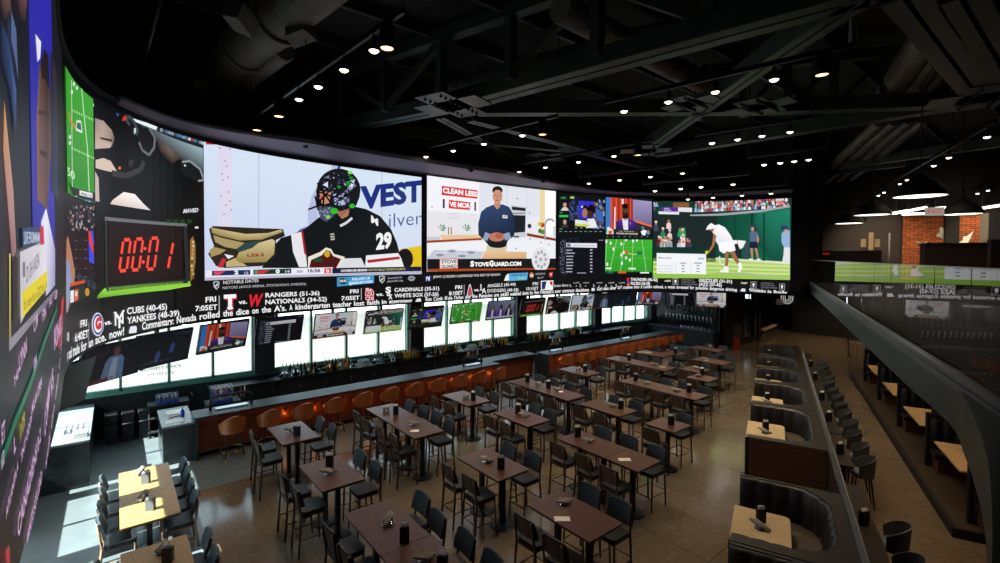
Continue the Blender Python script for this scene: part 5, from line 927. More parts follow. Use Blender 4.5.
TVS = [(62, 101, 'dim0', 'blank dark greenish television, leftmost in the row under the video wall'), (97, 138, 'dim1', 'television showing a dim basketball player, second in the hanging row'), (131, 194, 'dim2', 'almost black television with two tiny blue figures, third in the row'),
 (197, 250, 'host', 'television showing the purple suited host, left of the first pillar'), (254, 306, 'stats', 'dark blue television with a statistics list in front of the first pillar'), (312, 359, 'stove', 'television showing the kitchen advert near the left windows'),
 (362, 406, 'tennis', 'television showing the tennis match'), (409, 446, 'studio', 'television showing a blue studio programme in front of the second pillar'), (449, 483, 'football', 'television showing a bright green football field'), (485.5, 516.5, 'three', 'television showing three men in suits'),
 (518, 546, 'clock', 'television showing red digits over a green bar'), (546, 571, 'car', 'television showing the dark car interior'), (571.5, 595, 'hockey', 'television showing the ice hockey goalkeeper'), (595, 615, 'dim1', 'television showing a dim basketball player in front of the third pillar'),
 (615, 637, 'dim2', 'dark television left of the second purple host television'), (637.5, 662.7, 'host', 'television showing the purple suited host near the far corner'), (664.5, 693.5, 'stats', 'television with a statistics list near the beer tap wall'), (696.5, 726, 'stove', 'rightmost television showing the kitchen advert above the beer taps')]
TVP = [(65.6, 367.7, 93, 357, 66), (95, 348, 136.4, 339.6, 46), (138.5, 337.5, 193, 328.4, 37), (201.7, 326, 249.7, 319.4, 28), (255.7, 318.5, 307, 316.1, 14), (314.2, 315.2, 359, 311.3, 7), (365.4, 311, 405.4, 309, 4), (410.3, 307.9, 445, 306.3, 2), (453.3, 304.1, 482.8, 303.1, 0), (488.4, 302.4, 516.4, 301, 0),
 (522.7, 301, 546, 300, 0), (549.4, 297.8, 571, 297.6, -3), (574, 296.5, 594, 295.8, -6), (596.3, 294.4, 614, 293.8, -10), (616.6, 293.4, 637, 292.6, -16), (638.7, 291.7, 662.6, 291.3, -25), (664.5, 291, 693.5, 292, -62), (697, 292.2, 725.7, 293.1, -64)]
for k, (x0, x1, key, lab) in enumerate(TVS):
    xa, ya, xb, yb, rz = TVP[k]; rz = radians(rz); wd = TW; tl = radians(14); p = (at(xa, ya, 3.2)+at(xb, yb, 3.2))/2; tz = 3.2-TH*cos(tl)
    if k == 0: wd = 1.0
    if 8 <= k <= 14: p = atY((xa+xb)/2, (ya+yb)/2, 15.35)
    o = empty('television', (p.x-sin(rz)*TH*sin(tl), p.y+cos(rz)*TH*sin(tl), tz), rz, lab, 'television', 'televisions hanging in a row under the video wall')
    a, box = dict(dim0=lambda: artdim(0), dim1=lambda: artdim(1), dim2=lambda: artdim(2), three=art3).get(key, lambda: F[key])()
    Tm = Matrix.Rotation(tl, 4, 'X')
    b1 = mb('bezel').box(-wd/2-.02, wd/2+.02, 0, .06, -.02, TH+.02, bev=.006).box(-wd*.3, wd*.3, .06, .1, TH*.2, TH*.7).build('housing', o); b1.matrix_local = Tm
    s_ = a.tv('screen_picture', o, wd, TH, box); s_.matrix_local = Tm
    mb('black').box(-.04, .04, .1, .16, TH*.5, 3.78-tz).box(-.2, .2, .0, .12, TH*.45, TH*.6).build('mounting_pole', o)
# ---------------------------------------------------------------- front bar
def bar(name, label, x0, x1, led=True):
    o = empty(name, ((x0+x1)/2, 14, 0), 0, label, 'bar counter'); X0, X1 = x0-(x0+x1)/2, x1-(x0+x1)/2
    mb('panel').box(X0+.04, X1-.04, -.16, -.1, .12, 1.0).build('front_panel', o)
    c = mb('blackp').box(X0, X1, -.1, .3, 0, 1.0); c.m('black').box(X0, X1, -.12, -.02, 0, .12); c.build('base', o)
    mb('counter').box(X0-.03, X1+.03, -.4, .32, 1.0, 1.07, bev=.006).build('countertop', o)
    mb('stone').box(X0-.01, X0+.05, -.38, .3, 0, 1.0).build('end_panel', o)
    mb('steel').box(X0+.3, X1-.2, .34, .8, .84, .88).box(X0+.3, X1-.2, .34, .8, 0, .1).box(X0+.3, X1-.2, .6, .8, .1, .84).build('ice_well', o)
    c = mb('black').tube([(X0+.1, -.36, .2), (X1-.1, -.36, .2)], .022); c.build('foot_rail', o)
    n = int((x1-x0)/.8); c = mb('black')
    for k in range(n): c.box(X0+.5+.8*k, X0+.56+.8*k, -.19, -.16, .78, .84)
    p = c.build('bag_hooks', o); 
    g = mb('led').box(X0+.1, X1-.1, -.2, -.17, .975, .99).build('led_strip', o)
    return o
bar('bar_counter', 'long left bar counter with dark top and orange lit wood front', 1.5, 11.1)
bar('bar_counter', 'right hand bar counter with orange lit wood front and black end panel', 13.7, 23.2)
o = empty('service_counter', (12.4, 14.6, 0), 0, 'recessed dark service counter between the two lit bars', 'bar counter')
mb('panel').box(-1.28, 1.28, -.06, 0, .1, .95).build('front_panel', o); mb('counter').box(-1.28, 1.28, -.25, .45, .95, 1.0, bev=.005).build('countertop', o); mb('blackp').box(-1.28, 1.28, 0, .4, 0, .95).build('base', o)
# back bar along the windows
o = empty('back_bar', (12.6, 16.45, 0), 0, 'long black back bar cabinet under the street windows holding the bottles', 'back bar')
mb('blackp').box(-10.4, 10.4, -.2, .4, 0, 1.03).build('carcass', o); mb('counter').box(-10.45, 10.45, -.27, .42, 1.03, 1.08, bev=.005).build('countertop', o)
for k in range(24):
    x = -10.3+k*.86; d_ = mb('blackp').box(x+.01, x+.83, -.225, -.2, .1, .99).build('door', o); mb('brass').box(x+.7, x+.72, -.25, -.225, .7, .82).build('handle', d_)
# upholstered bar stools
def leather_stool():
    o = empty('bar_stool'); o['category'] = 'bar stool'
    mb('brown').lathe([(0, .72), (.2, .72), (.235, .75), (.235, .79), (.2, .815), (0, .82)], n=20).build('seat', o)
    c = mb('brown')
    def sh(u, v):
        th = radians(-112+224*u); flare = .265+.035*v; z = .7+(.44-.3*abs(2*u-1)**1.6)*v; return (-flare*cos(th), flare*sin(th)*.98, z)
    c.grid(sh, 20, 5)
    def sh2(u, v):
        th = radians(-112+224*u); flare = .225+.035*v; z = .7+(.44-.3*abs(2*u-1)**1.6)*v; return (-flare*cos(th), flare*sin(th)*.98, z)
    c.grid(sh2, 20, 5)
    for i in range(20):
        for v in (1,):
            P = [sh(i/20, v), sh((i+1)/20, v), sh2((i+1)/20, v), sh2(i/20, v)]; c._f([c.bm.verts.new(p) for p in P])
    for uu in (0, 1):
        P = [sh(uu, k/5) for k in range(6)]+[sh2(uu, k/5) for k in range(5, -1, -1)]; c._f([c.bm.verts.new(p) for p in P])
    c.build('backrest', o)
    c = mb(mat('dark_button', '#3c1e0e', .5))
    for r_, n_ in ((.35, 6), (.62, 5), (.86, 4)):
        for k in range(n_): p = Vector(sh(.14+.72*(k+.5)/n_, r_)); c.lathe([(0, .0), (.012, .0), (0, .01)], tuple(p), 6)
    c.build('button_tufting', o)
    for sx in (-1, 1):
        for sy in (-1, 1): l = mb('black').tube([(sx*.13, sy*.13, .72), (sx*.215, sy*.215, .1)], .023, 8, r1=.016).build('leg', o); mb('brass').tube([(sx*.215, sy*.215, .1), (sx*.23, sy*.23, 0)], .017, 8, r1=.01).build('leg_tip', l)
    mb('brass').tube([(.265*cos(t_*pi/12), .265*sin(t_*pi/12), .26) for t_ in range(24)], .013, 6, closed=True).build('foot_ring', o)
    return o
ls = Proto(leather_stool())
for k in range(11): ls.put((2.22+.848*k, 13.22, 0), pi/2+(.12 if k == 0 else rnd.uniform(-.06, .06)), 'brown tufted leather bar stool, %s from the left at the left bar' % (ORD+('tenth', 'eleventh'))[k], 'brown leather stools along the left bar')
for k in range(13): ls.put((14.3+.715*k, 13.22, 0), pi/2+rnd.uniform(-.06, .06), 'brown tufted leather bar stool, %s from the left at the right bar' % (ORD+('tenth', 'eleventh', 'twelfth', 'thirteenth'))[k], 'brown leather stools along the right bar')
# ---------------------------------------------------------------- wooden bar chairs and low chairs
def chair(H_, fr, pd_, name, backh=.4):
    o = empty(name); o['category'] = 'chair'; w_ = .21
    s_ = mb('pad').prism([(x, y) for x, y in rbox(.42, .44, 0, .07)], H_-.07, H_, Matrix.Translation((0.02, 0, 0)), smooth=False).build('seat', o)
    c = mb(pd_)
    def bk(u, v, d_=0):
        y = (u-.5)*.45; z = H_+.08+(backh-.08)*v; k = abs(2*u-1); z -= (.03 if v > .5 else -.02)*k**6; return (-.205-.07*v+.035*(1-(2*u-1)**2)*-1+d_+.03, y*(1-.08*k*v), z)
    c.grid(lambda u, v: bk(u, v, .03), 8, 4); c.grid(lambda u, v: bk(u, v, 0), 8, 4)
    bd = [(i/8, 0) for i in range(9)]+[(1, j/4) for j in range(1, 5)]+[(1-i/8, 1) for i in range(1, 9)]+[(0, 1-j/4) for j in range(1, 4)]
    A = [c.bm.verts.new(bk(u, v, .03)) for u, v in bd]; B_ = [c.bm.verts.new(bk(u, v, 0)) for u, v in bd]
    for i in range(len(bd)): c._f([A[i], A[(i+1) % len(bd)], B_[(i+1) % len(bd)], B_[i]])
    for uu in (.22, .5, .78):
        for vv in (.28, .72): p = bk(uu, vv, .033); c.lathe([(0, -.004), (.01, 0), (0, .004)], p, 6)
    c.build('backrest', o)
    c = mb(fr); c.grid(lambda u, v: bk(u, v*.92+.04, -.012), 8, 4); c.grid(lambda u, v: bk(u, v*.92+.04, -.003), 8, 4); c.build('back_shell', o)
    for sy in (-1, 1):
        c = mb(fr); c.tube([(-.25, sy*w_, 0), (-.2, sy*w_*.96, H_-.05), (-.225, sy*w_*.92, H_+.1), (-.268, sy*w_*.86, H_+backh-.03)], .019, 6); c.build('rear_leg', o)
        mb(fr).tube([(.225, sy*w_, 0), (.19, sy*w_*.94, H_-.06)], .015, 6, r1=.02).build('front_leg', o)
    mb(fr).box(-.2, .2, -.2, .2, H_-.1, H_-.068).build('seat_frame', o)
    zf = .27 if H_ > .6 else .16
    mb(fr).tube([(.215, -w_, zf), (.215, w_, zf)], .013, 6).build('footrest', o); mb(fr).tube([(-.235, -w_, zf+.06), (-.235, w_, zf+.06)], .011, 6).build('stretcher', o)
    for sy in (-1, 1): mb(fr).tube([(-.24, sy*w_, zf+.03), (.215, sy*w_, zf+.03)], .011, 6).build('stretcher', o)
    return o
tallc = Proto(chair(.76, 'frame', 'padb', 'bar_chair')); lowc = Proto(chair(.47, 'framel', 'padg', 'dining_chair'))
def square_table(o, L_, H_, top, edge, w_=.76, ped=None):
    t = mb(top).box(-w_/2, w_/2, -L_/2, L_/2, H_-.03, H_, bev=.004).build('tabletop', o)
    mb(edge).box(-w_/2+.03, w_/2-.03, -L_/2+.03, L_/2-.03, H_-.06, H_-.031).build('underframe', o)
    for y in ((-L_*.25, L_*.25) if L_ > 1 else (0,)):
        mb('black').box(-.04, .04, y-.04, y+.04, .02, H_-.06).build('pedestal', o)
        mb('black').lathe([(.0, .03), (.05, .03), (.2, .02), (.24, .012), (.24, 0), (0, 0)], (0, y, 0), 24).build('base_plate', o)
    return o
def bar_table(L_): o = empty('bar_table'); o['category'] = 'table'; return square_table(o, L_, 1.07, 'table', 'tedge')
PT = {1.3: Proto(bar_table(1.3)), .76: Proto(bar_table(.76))}
def menu(): 
    o = empty('menu_holder'); o['category'] = 'menu holder'
    mb('blackp').box(-.066, .066, -.036, .036, 0, .22, bev=.004).build('holder', o)
    mb('white').box(-.055, .055, -.016, -.006, .02, .25).box(-.05, .055, .006, .016, .02, .265).build('menu_card', o); return o
def menug():
    o = empty('menu_holder'); o['category'] = 'menu holder'; mb(mat('grey_holder', '#5c6468', .5)).box(-.065, .065, -.04, .04, 0, .2, bev=.004).build('holder', o); mb('white').box(-.055, .055, -.012, -.006, .02, .225).box(-.05, .05, .004, .01, .02, .23).build('menu_card', o); return o
def caddy():
    o = empty('condiment_caddy'); o['category'] = 'caddy'
    c = mb('chrome').tube([(.1*cos(t_*pi/9), .075*sin(t_*pi/9), .04) for t_ in range(18)], .005, 5, closed=True); c.lathe([(0, .004), (.09, .004), (.095, .0), (0, 0)], n=16)
    for t_ in range(4): c.tube([(.1*cos(t_*pi/2+.4), .075*sin(t_*pi/2+.4), 0), (.1*cos(t_*pi/2+.4), .075*sin(t_*pi/2+.4), .04)], .004, 5)
    c.build('rack', o)
    for k in range(3): mb('napkin').tube([(-.13+.03*k, -.06+.045*k, .04), (.11+.02*k, .0+.04*k, .085)], .026, 8, r1=.022).build('rolled_napkin', o)
    mb('darkb').lathe([(.016, 0), (.016, .06), (.008, .08), (0, .085)], (.03, -.045, .005), 8).build('sauce_bottle', o); return o
PM, PMG, PC = Proto(menu()), Proto(menug()), Proto(caddy())
# (phrase, centre x, centre y, [segment lengths], menu holders, caddies, pads)  centres measured in the room
TBL = [
 ('A', 'the four seat table in front of the middle', [(457.0, 457.5), (487.9, 447.5), (529.1, 468.5), (497, 481.3)], [1.3]),
 ('B', 'the table behind the middle one', [(494.4, 412), (513.2, 407.1), (551.2, 419.8), (528.2, 427)], [1.3]),
 ('C', 'the joined tables right of the middle', [(555.9, 438.9), (582.9, 431.8), (659, 459.4), (638.8, 470.8)], [1.3, .76]),
 ('D', 'the long table left of the middle', [(364.4, 407.9), (392, 402.6), (445, 431.3), (416.7, 439.7)], [1.3, 1.3]),
 ('F', 'the table nearest the left bar', [(267.2, 426.9), (302.7, 420.1), (319.6, 437.6), (280.8, 445.8)], [1.3]),
 ('G', 'the left table with two round bases in view', [(298.1, 465.3), (339.7, 455.5), (365, 478.6), (321.5, 491.5)], [1.3]),
 ('H', 'the front table with the open menu', [(528.7, 504.5), (561.6, 490.9), (621.6, 522.4), (586.8, 540.9)], [1.3]),
 ('I', 'the table beside the centre of the left bar', [(441.4, 394.8), (462.2, 389.9), (491.4, 401), (469, 406.5)], [1.3]),
 ('J', 'the long central far table', [(619.3, 381), (633.6, 377.3), (707, 394.3), (695.7, 400.5)], [1.3, 1.3]),
 ('K', 'the small square table in the right aisle', [(644.6, 423.4), (663.1, 416.3), (690.7, 425.6), (674.5, 432.8)], [.76]),
 ('M', 'the table by the end of the right bar', [(558.2, 368.9), (572.5, 365.7), (600.8, 372.5), (586.8, 377)], [1.3]),
 ('N', 'the long table before the service counter', [(506, 381.8), (522.3, 377.2), (587.4, 395.3), (571.2, 400.8)], [1.3, 1.3]),
 ('O', 'the centre right four seat table', [(582.9, 403.9), (595.9, 398.8), (638, 410.3), (618, 417)], [1.3]),
 ('P', 'the long table along the right bar stools', [(604.4, 358.9), (614.8, 355.9), (676, 367), (667, 370.5)], [1.3, 1.3]),
 ('Q', 'the far table next to the last bar stools', [(635.9, 352), (643.7, 349.4), (672, 354.6), (665, 357.6)], [1.3]),
 ('R', 'the small far table by the last bar stools', [(662.5, 352.4), (669, 350), (686.6, 353.4), (678, 356.3)], [.76]),
 ('S', 'the farthest table in front of the beer taps', [(689.8, 346.8), (696.3, 345), (724.6, 350.1), (718.4, 353)], [1.3]),
 ('U', 'the far right table beside the polished aisle', [(692.4, 358.2), (698.9, 356.3), (731.4, 362.8), (724.3, 365.6)], [1.3]),
 ('V', 'the small table tucked behind the square far one', [(680, 368), (687.9, 365.7), (710, 370), (701.5, 373.2)], [.76]),
 ('W', 'the square table on the far right aisle', [(687.2, 377.7), (695, 373.2), (719, 377.7), (710.6, 382.3)], [.76])]
TC = {}
def place_table(key, ph, cx, cy, segs):
    L_ = sum(segs)+.004*(len(segs)-1); y = cy+L_/2; TC[key] = (cx, cy, L_)
    for k, s_ in enumerate(segs):
        nm = '' if len(segs) == 1 else (', end nearer the bar' if k == 0 else ', end nearer the camera')
        PT[s_].put((cx, y-s_/2, 0), 0, 'dark wood bar table, '+ph+nm); y -= s_+.004
    n = max(1, round(L_/.64)); 
    if L_ > 2.5: n = 4
    for side in (-1, 1):
        for k in range(n):
            yy = cy+L_/2-L_*(k+.5)/n+rnd.uniform(-.03, .03); xx = cx+side*(.38+rnd.uniform(.1, .2))
            if any(q_ != key and abs(xx-c_[0]) < .62 and abs(yy-c_[1]) < c_[2]/2+.2 for q_, c_ in CEN.items()): continue
            which = '' if n == 1 else (('far one', 'near one') if n == 2 else ('farthest', 'second', 'third', 'nearest') if n == 4 else ('farthest', 'middle', 'nearest'))[k]+' '
            tallc.put((xx, yy, 0), (0 if side < 0 else pi)+rnd.uniform(-.07, .07), 'dark chair, %son the %s of %s' % (which.replace(' one', ''), 'left' if side < 0 else 'right', ph), 'bar chairs at '+ph)
CEN = {}
for key, ph, q, segs in TBL:
    P = [at(*p, 1.07) for p in q]; CEN[key] = (sum(p.x for p in P)/4, sum(p.y for p in P)/4, sum(segs))
for key, ph, q, segs in TBL:
    P = [at(*p, 1.07) for p in q]; cx, cy = sum(p.x for p in P)/4, sum(p.y for p in P)/4
    place_table(key, ph, cx, cy, segs)
pe = at(343.6, 514, 1.07); place_table('E', 'the long table at the bottom edge', pe.x+.38, pe.y-1.31, [1.3, 1.3])
# objects on the tables, placed where they stand on the 1.07 m tops
def on(px, py, kind, lab, rz=0, z=1.07):
    p = at(px, py, z); {'m': PM, 'g': PMG, 'c': PC}[kind].put(p, rz, lab, {'m': 'black menu holders on the tables', 'g': 'grey menu holders on the light tables', 'c': 'napkin caddies on the tables'}[kind])
hx = HEAD-pi/2
for x, y, kd, ph in ((501, 469, 'm', 'A'), (487, 462, 'c', 'A'), (518, 413.5, 'm', 'B'), (524.5, 416.8, 'c', 'B'), (577.6, 437, 'm', 'C'), (589, 442, 'c', 'C'), (395.8, 414.5, 'm', 'D'), (386, 410.5, 'c', 'D'), (413.5, 425, 'c', 'D'), (297, 435.8, 'm', 'F'), (292, 431, 'c', 'F'),
    (329.7, 466.5, 'm', 'G'), (329, 474, 'c', 'G'), (404.5, 542, 'm', 'E'), (388, 523, 'c', 'E'), (442.5, 572, 'm', 'E'), (425, 560, 'c', 'E'), (565, 504, 'c', 'H'), (473.3, 400.5, 'm', 'I'), (466, 398, 'c', 'I'), (635.6, 381, 'm', 'J'), (647, 384, 'c', 'J'), (676, 391.5, 'c', 'J'), (689, 392.5, 'm', 'J'),
    (671, 425, 'm', 'K'), (585, 372, 'm', 'M'), (578, 370, 'c', 'M'), (527.3, 382, 'm', 'N'), (538, 384.5, 'c', 'N'), (548.3, 388.5, 'm', 'N'), (557.5, 390.5, 'c', 'N'), (620.8, 408.8, 'm', 'O'), (612, 406.5, 'c', 'O'), (629, 360.5, 'm', 'P'), (622.5, 359.5, 'c', 'P'), (654, 365, 'c', 'P'), (675.5, 353.8, 'm', 'R'), (668, 352, 'c', 'R'),
    (711, 347.5, 'c', 'S'), (702, 375, 'm', 'W'), (698, 376.5, 'c', 'W'), (697, 369, 'c', 'V'), (705, 360, 'c', 'U')):
    t = [q[1] for q in TBL if q[0] == ph]; t = t[0] if t else 'the long table at the bottom edge'
    n_ = TC.setdefault((ph, kd), 0); TC[(ph, kd)] += 1
    on(x, y, kd, ('black menu holder with cards' if kd == 'm' else 'chrome caddy of rolled napkins')+(' on ' if n_ == 0 else ' nearer us on ')+t, hx+rnd.uniform(-.3, .3) if kd == 'm' else rnd.uniform(0, 3))
def pad(px, py, lab, c2=True, rz=.0, w_=.2, h_=.14):
    o = empty('menu_leaflet', at(px, py, 1.07), hx+rz, lab, 'menu'); mb('white').box(-w_/2, w_/2, -h_/2, h_/2, 0, .008, bev=.002).build('page', o)
    if c2: mb(mat('kraft_cover', '#6b5236', .7)).box(-w_/2, w_/2, h_/2, h_*1.9, 0, .01, bev=.002).build('cover', o)
pad(562, 519, 'open kraft menu with a white page on the front table', w_=.24, h_=.13); pad(624.5, 459.7, 'open kraft menu with a white page on the joined tables right of the middle', w_=.24, h_=.13)
pad(414.5, 431, 'white leaflet on the long table left of the middle', False, .1); pad(649, 352.4, 'white leaflet on the far table next to the last bar stools', False); pad(662.5, 367, 'white leaflet on the long table along the right bar stools', False); pad(706, 360.3, 'white leaflet on the far right table beside the polished aisle', False); pad(561, 391.8, 'small white leaflet on the long table before the service counter', False, w_=.12)
# light oak tables by the left windows
for k, (y0_, y1_) in enumerate(((9.42, 11.9), (6.1, 8.62))):
    o = empty('dining_table', (.42, (y0_+y1_)/2, 0), 0, 'light oak table in the sun by the left windows' if k == 0 else 'light oak table cut by the bottom edge', 'table'); square_table(o, y1_-y0_, .76, 'oak', 'oakedge', .8)
    for side in (-1, 1):
        for j in range(4):
            yy = y1_-.33-.59*j; lowc.put((.42+side*.41, yy, 0), (0 if side < 0 else pi)+rnd.uniform(-.05, .05), 'grey upholstered chair, %s on the %s side of the %s oak table' % (('farthest', 'second', 'third', 'nearest')[j], 'left' if side < 0 else 'right', ('sunlit', 'bottom edge')[k]), 'grey chairs at the oak tables')
for x, y, lab in ((146, 483, 'grey menu holder at the far part of the sunlit oak table'), (150.5, 510, 'grey menu holder at the near part of the sunlit oak table'), (168, 561, 'grey menu holder on the oak table at the bottom edge')): on(x, y, 'g', lab, hx+.2, .76)
for x, y, lab in ((140, 474, 'napkin caddy beside the far menu holder on the sunlit oak table'), (143, 499, 'napkin caddy beside the near menu holder on the sunlit oak table'), (162, 552, 'napkin caddy on the oak table at the bottom edge')): on(x, y, 'c', lab, .8, .76)
# ---------------------------------------------------------------- left service corner
o = empty('host_stand', (1.18, 14.55, 0), 0, 'black stone cabinet at the left end of the bar', 'cabinet'); mb('stone').box(-.33, .3, -.8, .8, 0, .9).build('body', o); mb('marble').box(-.35, .32, -.82, .82, .9, .95, bev=.004).build('countertop', o)
o = empty('service_station', (-.98, 15.2, 0), 0, 'dark stone service station with sunlit top beside the big screen', 'cabinet'); mb('stone').box(-.5, .5, -1.6, 1.6, 0, .98).build('body', o); mb('marble').box(-.52, .52, -1.62, 1.62, .98, 1.03, bev=.004).build('countertop', o)
for k in range(14):
    tag(mb('clearp').lathe([(.03, 0), (.035, .11), (.028, .11), (.024, .01), (0, .01)], (-.62-.1*(k % 4), 14.3+.12*(k//4), 1.03), 10).build('drinking_glass'), 'clear drinking glass standing on the sunlit service station', 'glass', 'glasses on the service station')
tag(mb('white').box(-.75, -.5, 13.8, 14.1, 1.03, 1.15, bev=.01).build('napkin_box'), 'white napkin box on the service station', 'box')
for k in range(3):
    o = empty('waste_bin', (-.12+.36*k, 16.45, 0), 0, 'tall black waste bin with liner, %s of three under the window' % ('leftmost', 'middle', 'rightmost')[k], 'bin', 'three black bins under the window')
    mb('rubber').prism([(-.12, -.2), (.12, -.2), (.12, .2), (-.12, .2)], 0, .72).prism([(-.14, -.22), (.14, -.22), (.14, .22), (-.14, .22)], .72, .76).build('body', o); mb('bezel').prism([(-.125, -.23), (.125, -.23), (.125, .23), (-.125, .23)], .62, .78).build('liner', o); mb('rubber').tube([(-.13, -.24, .5), (.13, -.24, .5)], .012, 6).build('grip', o)
o = empty('service_cart', (1.15, 16.35, 0), 0, 'black three shelf service cart against the window wall', 'cart')
for z in (.12, .5, .86): mb('rubber').box(-.48, .48, -.26, .26, z, z+.04, bev=.01).build('shelf', o)
for sx in (-1, 1):
    for sy in (-1, 1): mb('rubber').tube([(sx*.45, sy*.23, .08), (sx*.45, sy*.23, .9)], .02, 6).build('post', o); mb('bezel').lathe([(0, 0), (.04, 0), (.04, .05), (0, .05)], (sx*.45, sy*.23, 0), 8).build('wheel', o)
mb('rubber').tube([(.48, -.2, .9), (.56, -.2, 1.0), (.56, .2, 1.0), (.48, .2, .9)], .015, 6).build('handle', o)
def rack(x, y, z, lab):
    o = empty('glass_rack', (x, y, z), 0, lab, 'glass rack'); mb('blue').box(-.25, .25, -.24, .24, 0, .07, bev=.005).build('base', o); c = mb('clearp')
    for i in range(5):
        for j in range(5): c.lathe([(.035, .07), (.038, .19), (0, .19)], (-.19+.095*i, -.19+.095*j, 0), 8)
    c.build('glassware', o)
    c = mb('steel')
    for i in range(6): c.box(-.25+.1*i-.004, -.25+.1*i+.004, -.24, .24, .07, .2)
    c.build('divider', o)
rack(1.12, 16.35, .9, 'blue and grey glass rack on top of the service cart'); rack(2.35, 15.55, .88, 'blue and grey glass rack behind the left end of the bar'); rack(2.35, 15.55, 1.1, 'upper glass rack stacked behind the left end of the bar')
mb('blackp').box(1.95, 2.8, 15.25, 15.85, 0, .88).build('work_bench', label='low black work bench behind the left end of the bar', category='bench')
tag(mb('blue').lathe([(.045, 0), (.045, .16), (.015, .2), (.015, .24), (0, .24)], (1.3, 14.35, .95), 12).build('spray_bottle'), 'blue spray bottle on the stone cabinet', 'bottle')
tag(mb('white').box(.92, 1.3, 13.95, 14.25, .95, .957).build('paper'), 'white sheet of paper on the stone cabinet', 'paper'); tag(mb('white').box(1.0, 1.4, 14.7, 15.1, .95, .965).build('paper'), 'stack of white papers at the back of the stone cabinet', 'paper')
tag(mb('redc').tube([(1.02, 14.42, .962), (1.28, 14.5, .962)], .012, 6).build('marker_pen'), 'red marker lying on the stone cabinet', 'pen')
def arch(x, y, z, L_, lab):
    o = empty('tap_tower', (x, y, z), 0, lab, 'tap tower'); mb('black').tube([(-L_/2, 0, 0), (-L_/2, 0, .26), (-L_/2+.08, 0, .34), (L_/2-.08, 0, .34), (L_/2, 0, .26), (L_/2, 0, 0)], .035, 10).build('arch', o); mb('steel').box(-L_/2+.1, L_/2-.1, -.12, .1, 0, .03).build('drip_tray', o)
    for k in range(8):
        q = -L_/2+.15+(L_-.3)*k/7; t_ = mb('steel').tube([(q, .03, .3), (q, .09, .26), (q, .09, .2)], .01, 6).build('tap', o); mb(('amber', 'white', 'redc', 'greenb', 'cap', 'darkb')[k % 6]).box(q-.012, q+.012, .02, .04, .34, .5, bev=.004).build('tap_handle', t_)
arch(2.35, 14.08, 1.07, .95, 'black pipe beer tower at the left end of the left bar'); arch(10.2, 14.08, 1.07, .8, 'black pipe beer tower at the right end of the left bar'); arch(14.6, 14.08, 1.07, .8, 'black pipe beer tower at the left end of the right bar'); arch(19.5, 14.08, 1.07, .8, 'black pipe beer tower in the middle of the right bar')
# ---------------------------------------------------------------- bottles on the back bar
def bottle(mt, h, r, cap_='cap'):
    c = mb(mt).lathe([(0, 0), (r, 0), (r, h*.62), (r*.4, h*.76), (r*.36, h*.93), (0, h*.93)], n=8); c.m(cap_).lathe([(r*.42, h*.92), (r*.42, h), (0, h)], n=8); return c.mesh('bottle')
BM = [('amber', bottle('amber', .31, .042, 'redc')), ('clear', bottle('clear', .33, .04, 'bezel')), ('green', bottle('greenb', .3, .04)), ('dark', bottle('darkb', .32, .042, 'cap')), ('yellow', bottle('yellow', .3, .045, 'white')), ('clear slim', bottle('clear', .36, .033, 'steel'))]
rb = random.Random(5)
GR = [(4.2, 5.4, 'group beside the first pillar', (1, 3, 1, 2, 5, 3)), (5.6, 6.6, 'group with amber bottles behind the left bar', (0, 3, 4, 1, 0, 0)), (7.4, 9.3, 'long group before the second pillar', (1, 2, 5, 3, 4, 4, 0)), (9.9, 11.3, 'group right of the second pillar', (3, 0, 0, 3, 0, 1)), (12.3, 13.8, 'group behind the service counter', (5, 3, 0, 3, 0, 4)), (15.1, 16.5, 'group by the third pillar', (2, 3, 4, 0, 0, 1)), (17.6, 18.9, 'group toward the far end', (2, 4, 0, 3, 2, 1))]
for x0, x1, nm, kinds in GR:
    n_ = int((x1-x0)/.115)
    for row in range(2):
        st = mb('bezel').box(x0-.05, x1+.05, 16.28+.2*row-.09, 16.28+.2*row+.09, 1.08, 1.1+.08*row).build('bottle_step', label='black bottle step, %s row, %s' % (('front', 'rear')[row], nm), category='shelf')
        for k in range(n_):
            kd, me = BM[kinds[int(len(kinds)*(k+.5*row)/n_) % len(kinds)] if rb.random() < .75 else rb.randrange(6)]
            o = bpy.data.objects.new('liquor_bottle', me); COL.objects.link(o); o.location = (x0+.115*k+.05, 16.28+.2*row, 1.1+.08*row+.001); tag(o, '%s liquor bottle on the back bar, %s' % (kd, nm), 'bottle', '%s bottles, %s' % (kd, nm))
for k, x in enumerate((6.95, 11.75, 17.1)):
    o = empty('glass_stack', (x, 16.3, 1.08), 0, 'stack of upturned glasses under clear wrap on the back bar, %s from the left' % ORD[k], 'glassware'); c = mb('clearp')
    for i in range(6):
        for j in range(3): c.lathe([(.036, 0), (.03, .12), (0, .12)], (-.25+.1*i, -.1+.1*j, 0), 8); c.lathe([(.036, .122), (.03, .24), (0, .24)], (-.25+.1*i, -.1+.1*j, 0), 8) if i in (1, 2, 3, 4) else None
    c.build('glasses', o)
for k, x in enumerate((9.35, 14.2, 19.6)):
    o = empty('cash_register', (x, 16.35, 1.08), .2, 'black till with a flat screen on the back bar, %s from the left' % ORD[k], 'till'); mb('bezel').box(-.18, .18, -.12, .12, 0, .06, bev=.01).build('base', o); mb('bezel').box(-.17, .17, -.1, -.07, .08, .32, Matrix.Rotation(.25, 4, 'X'), bev=.006).build('display', o)
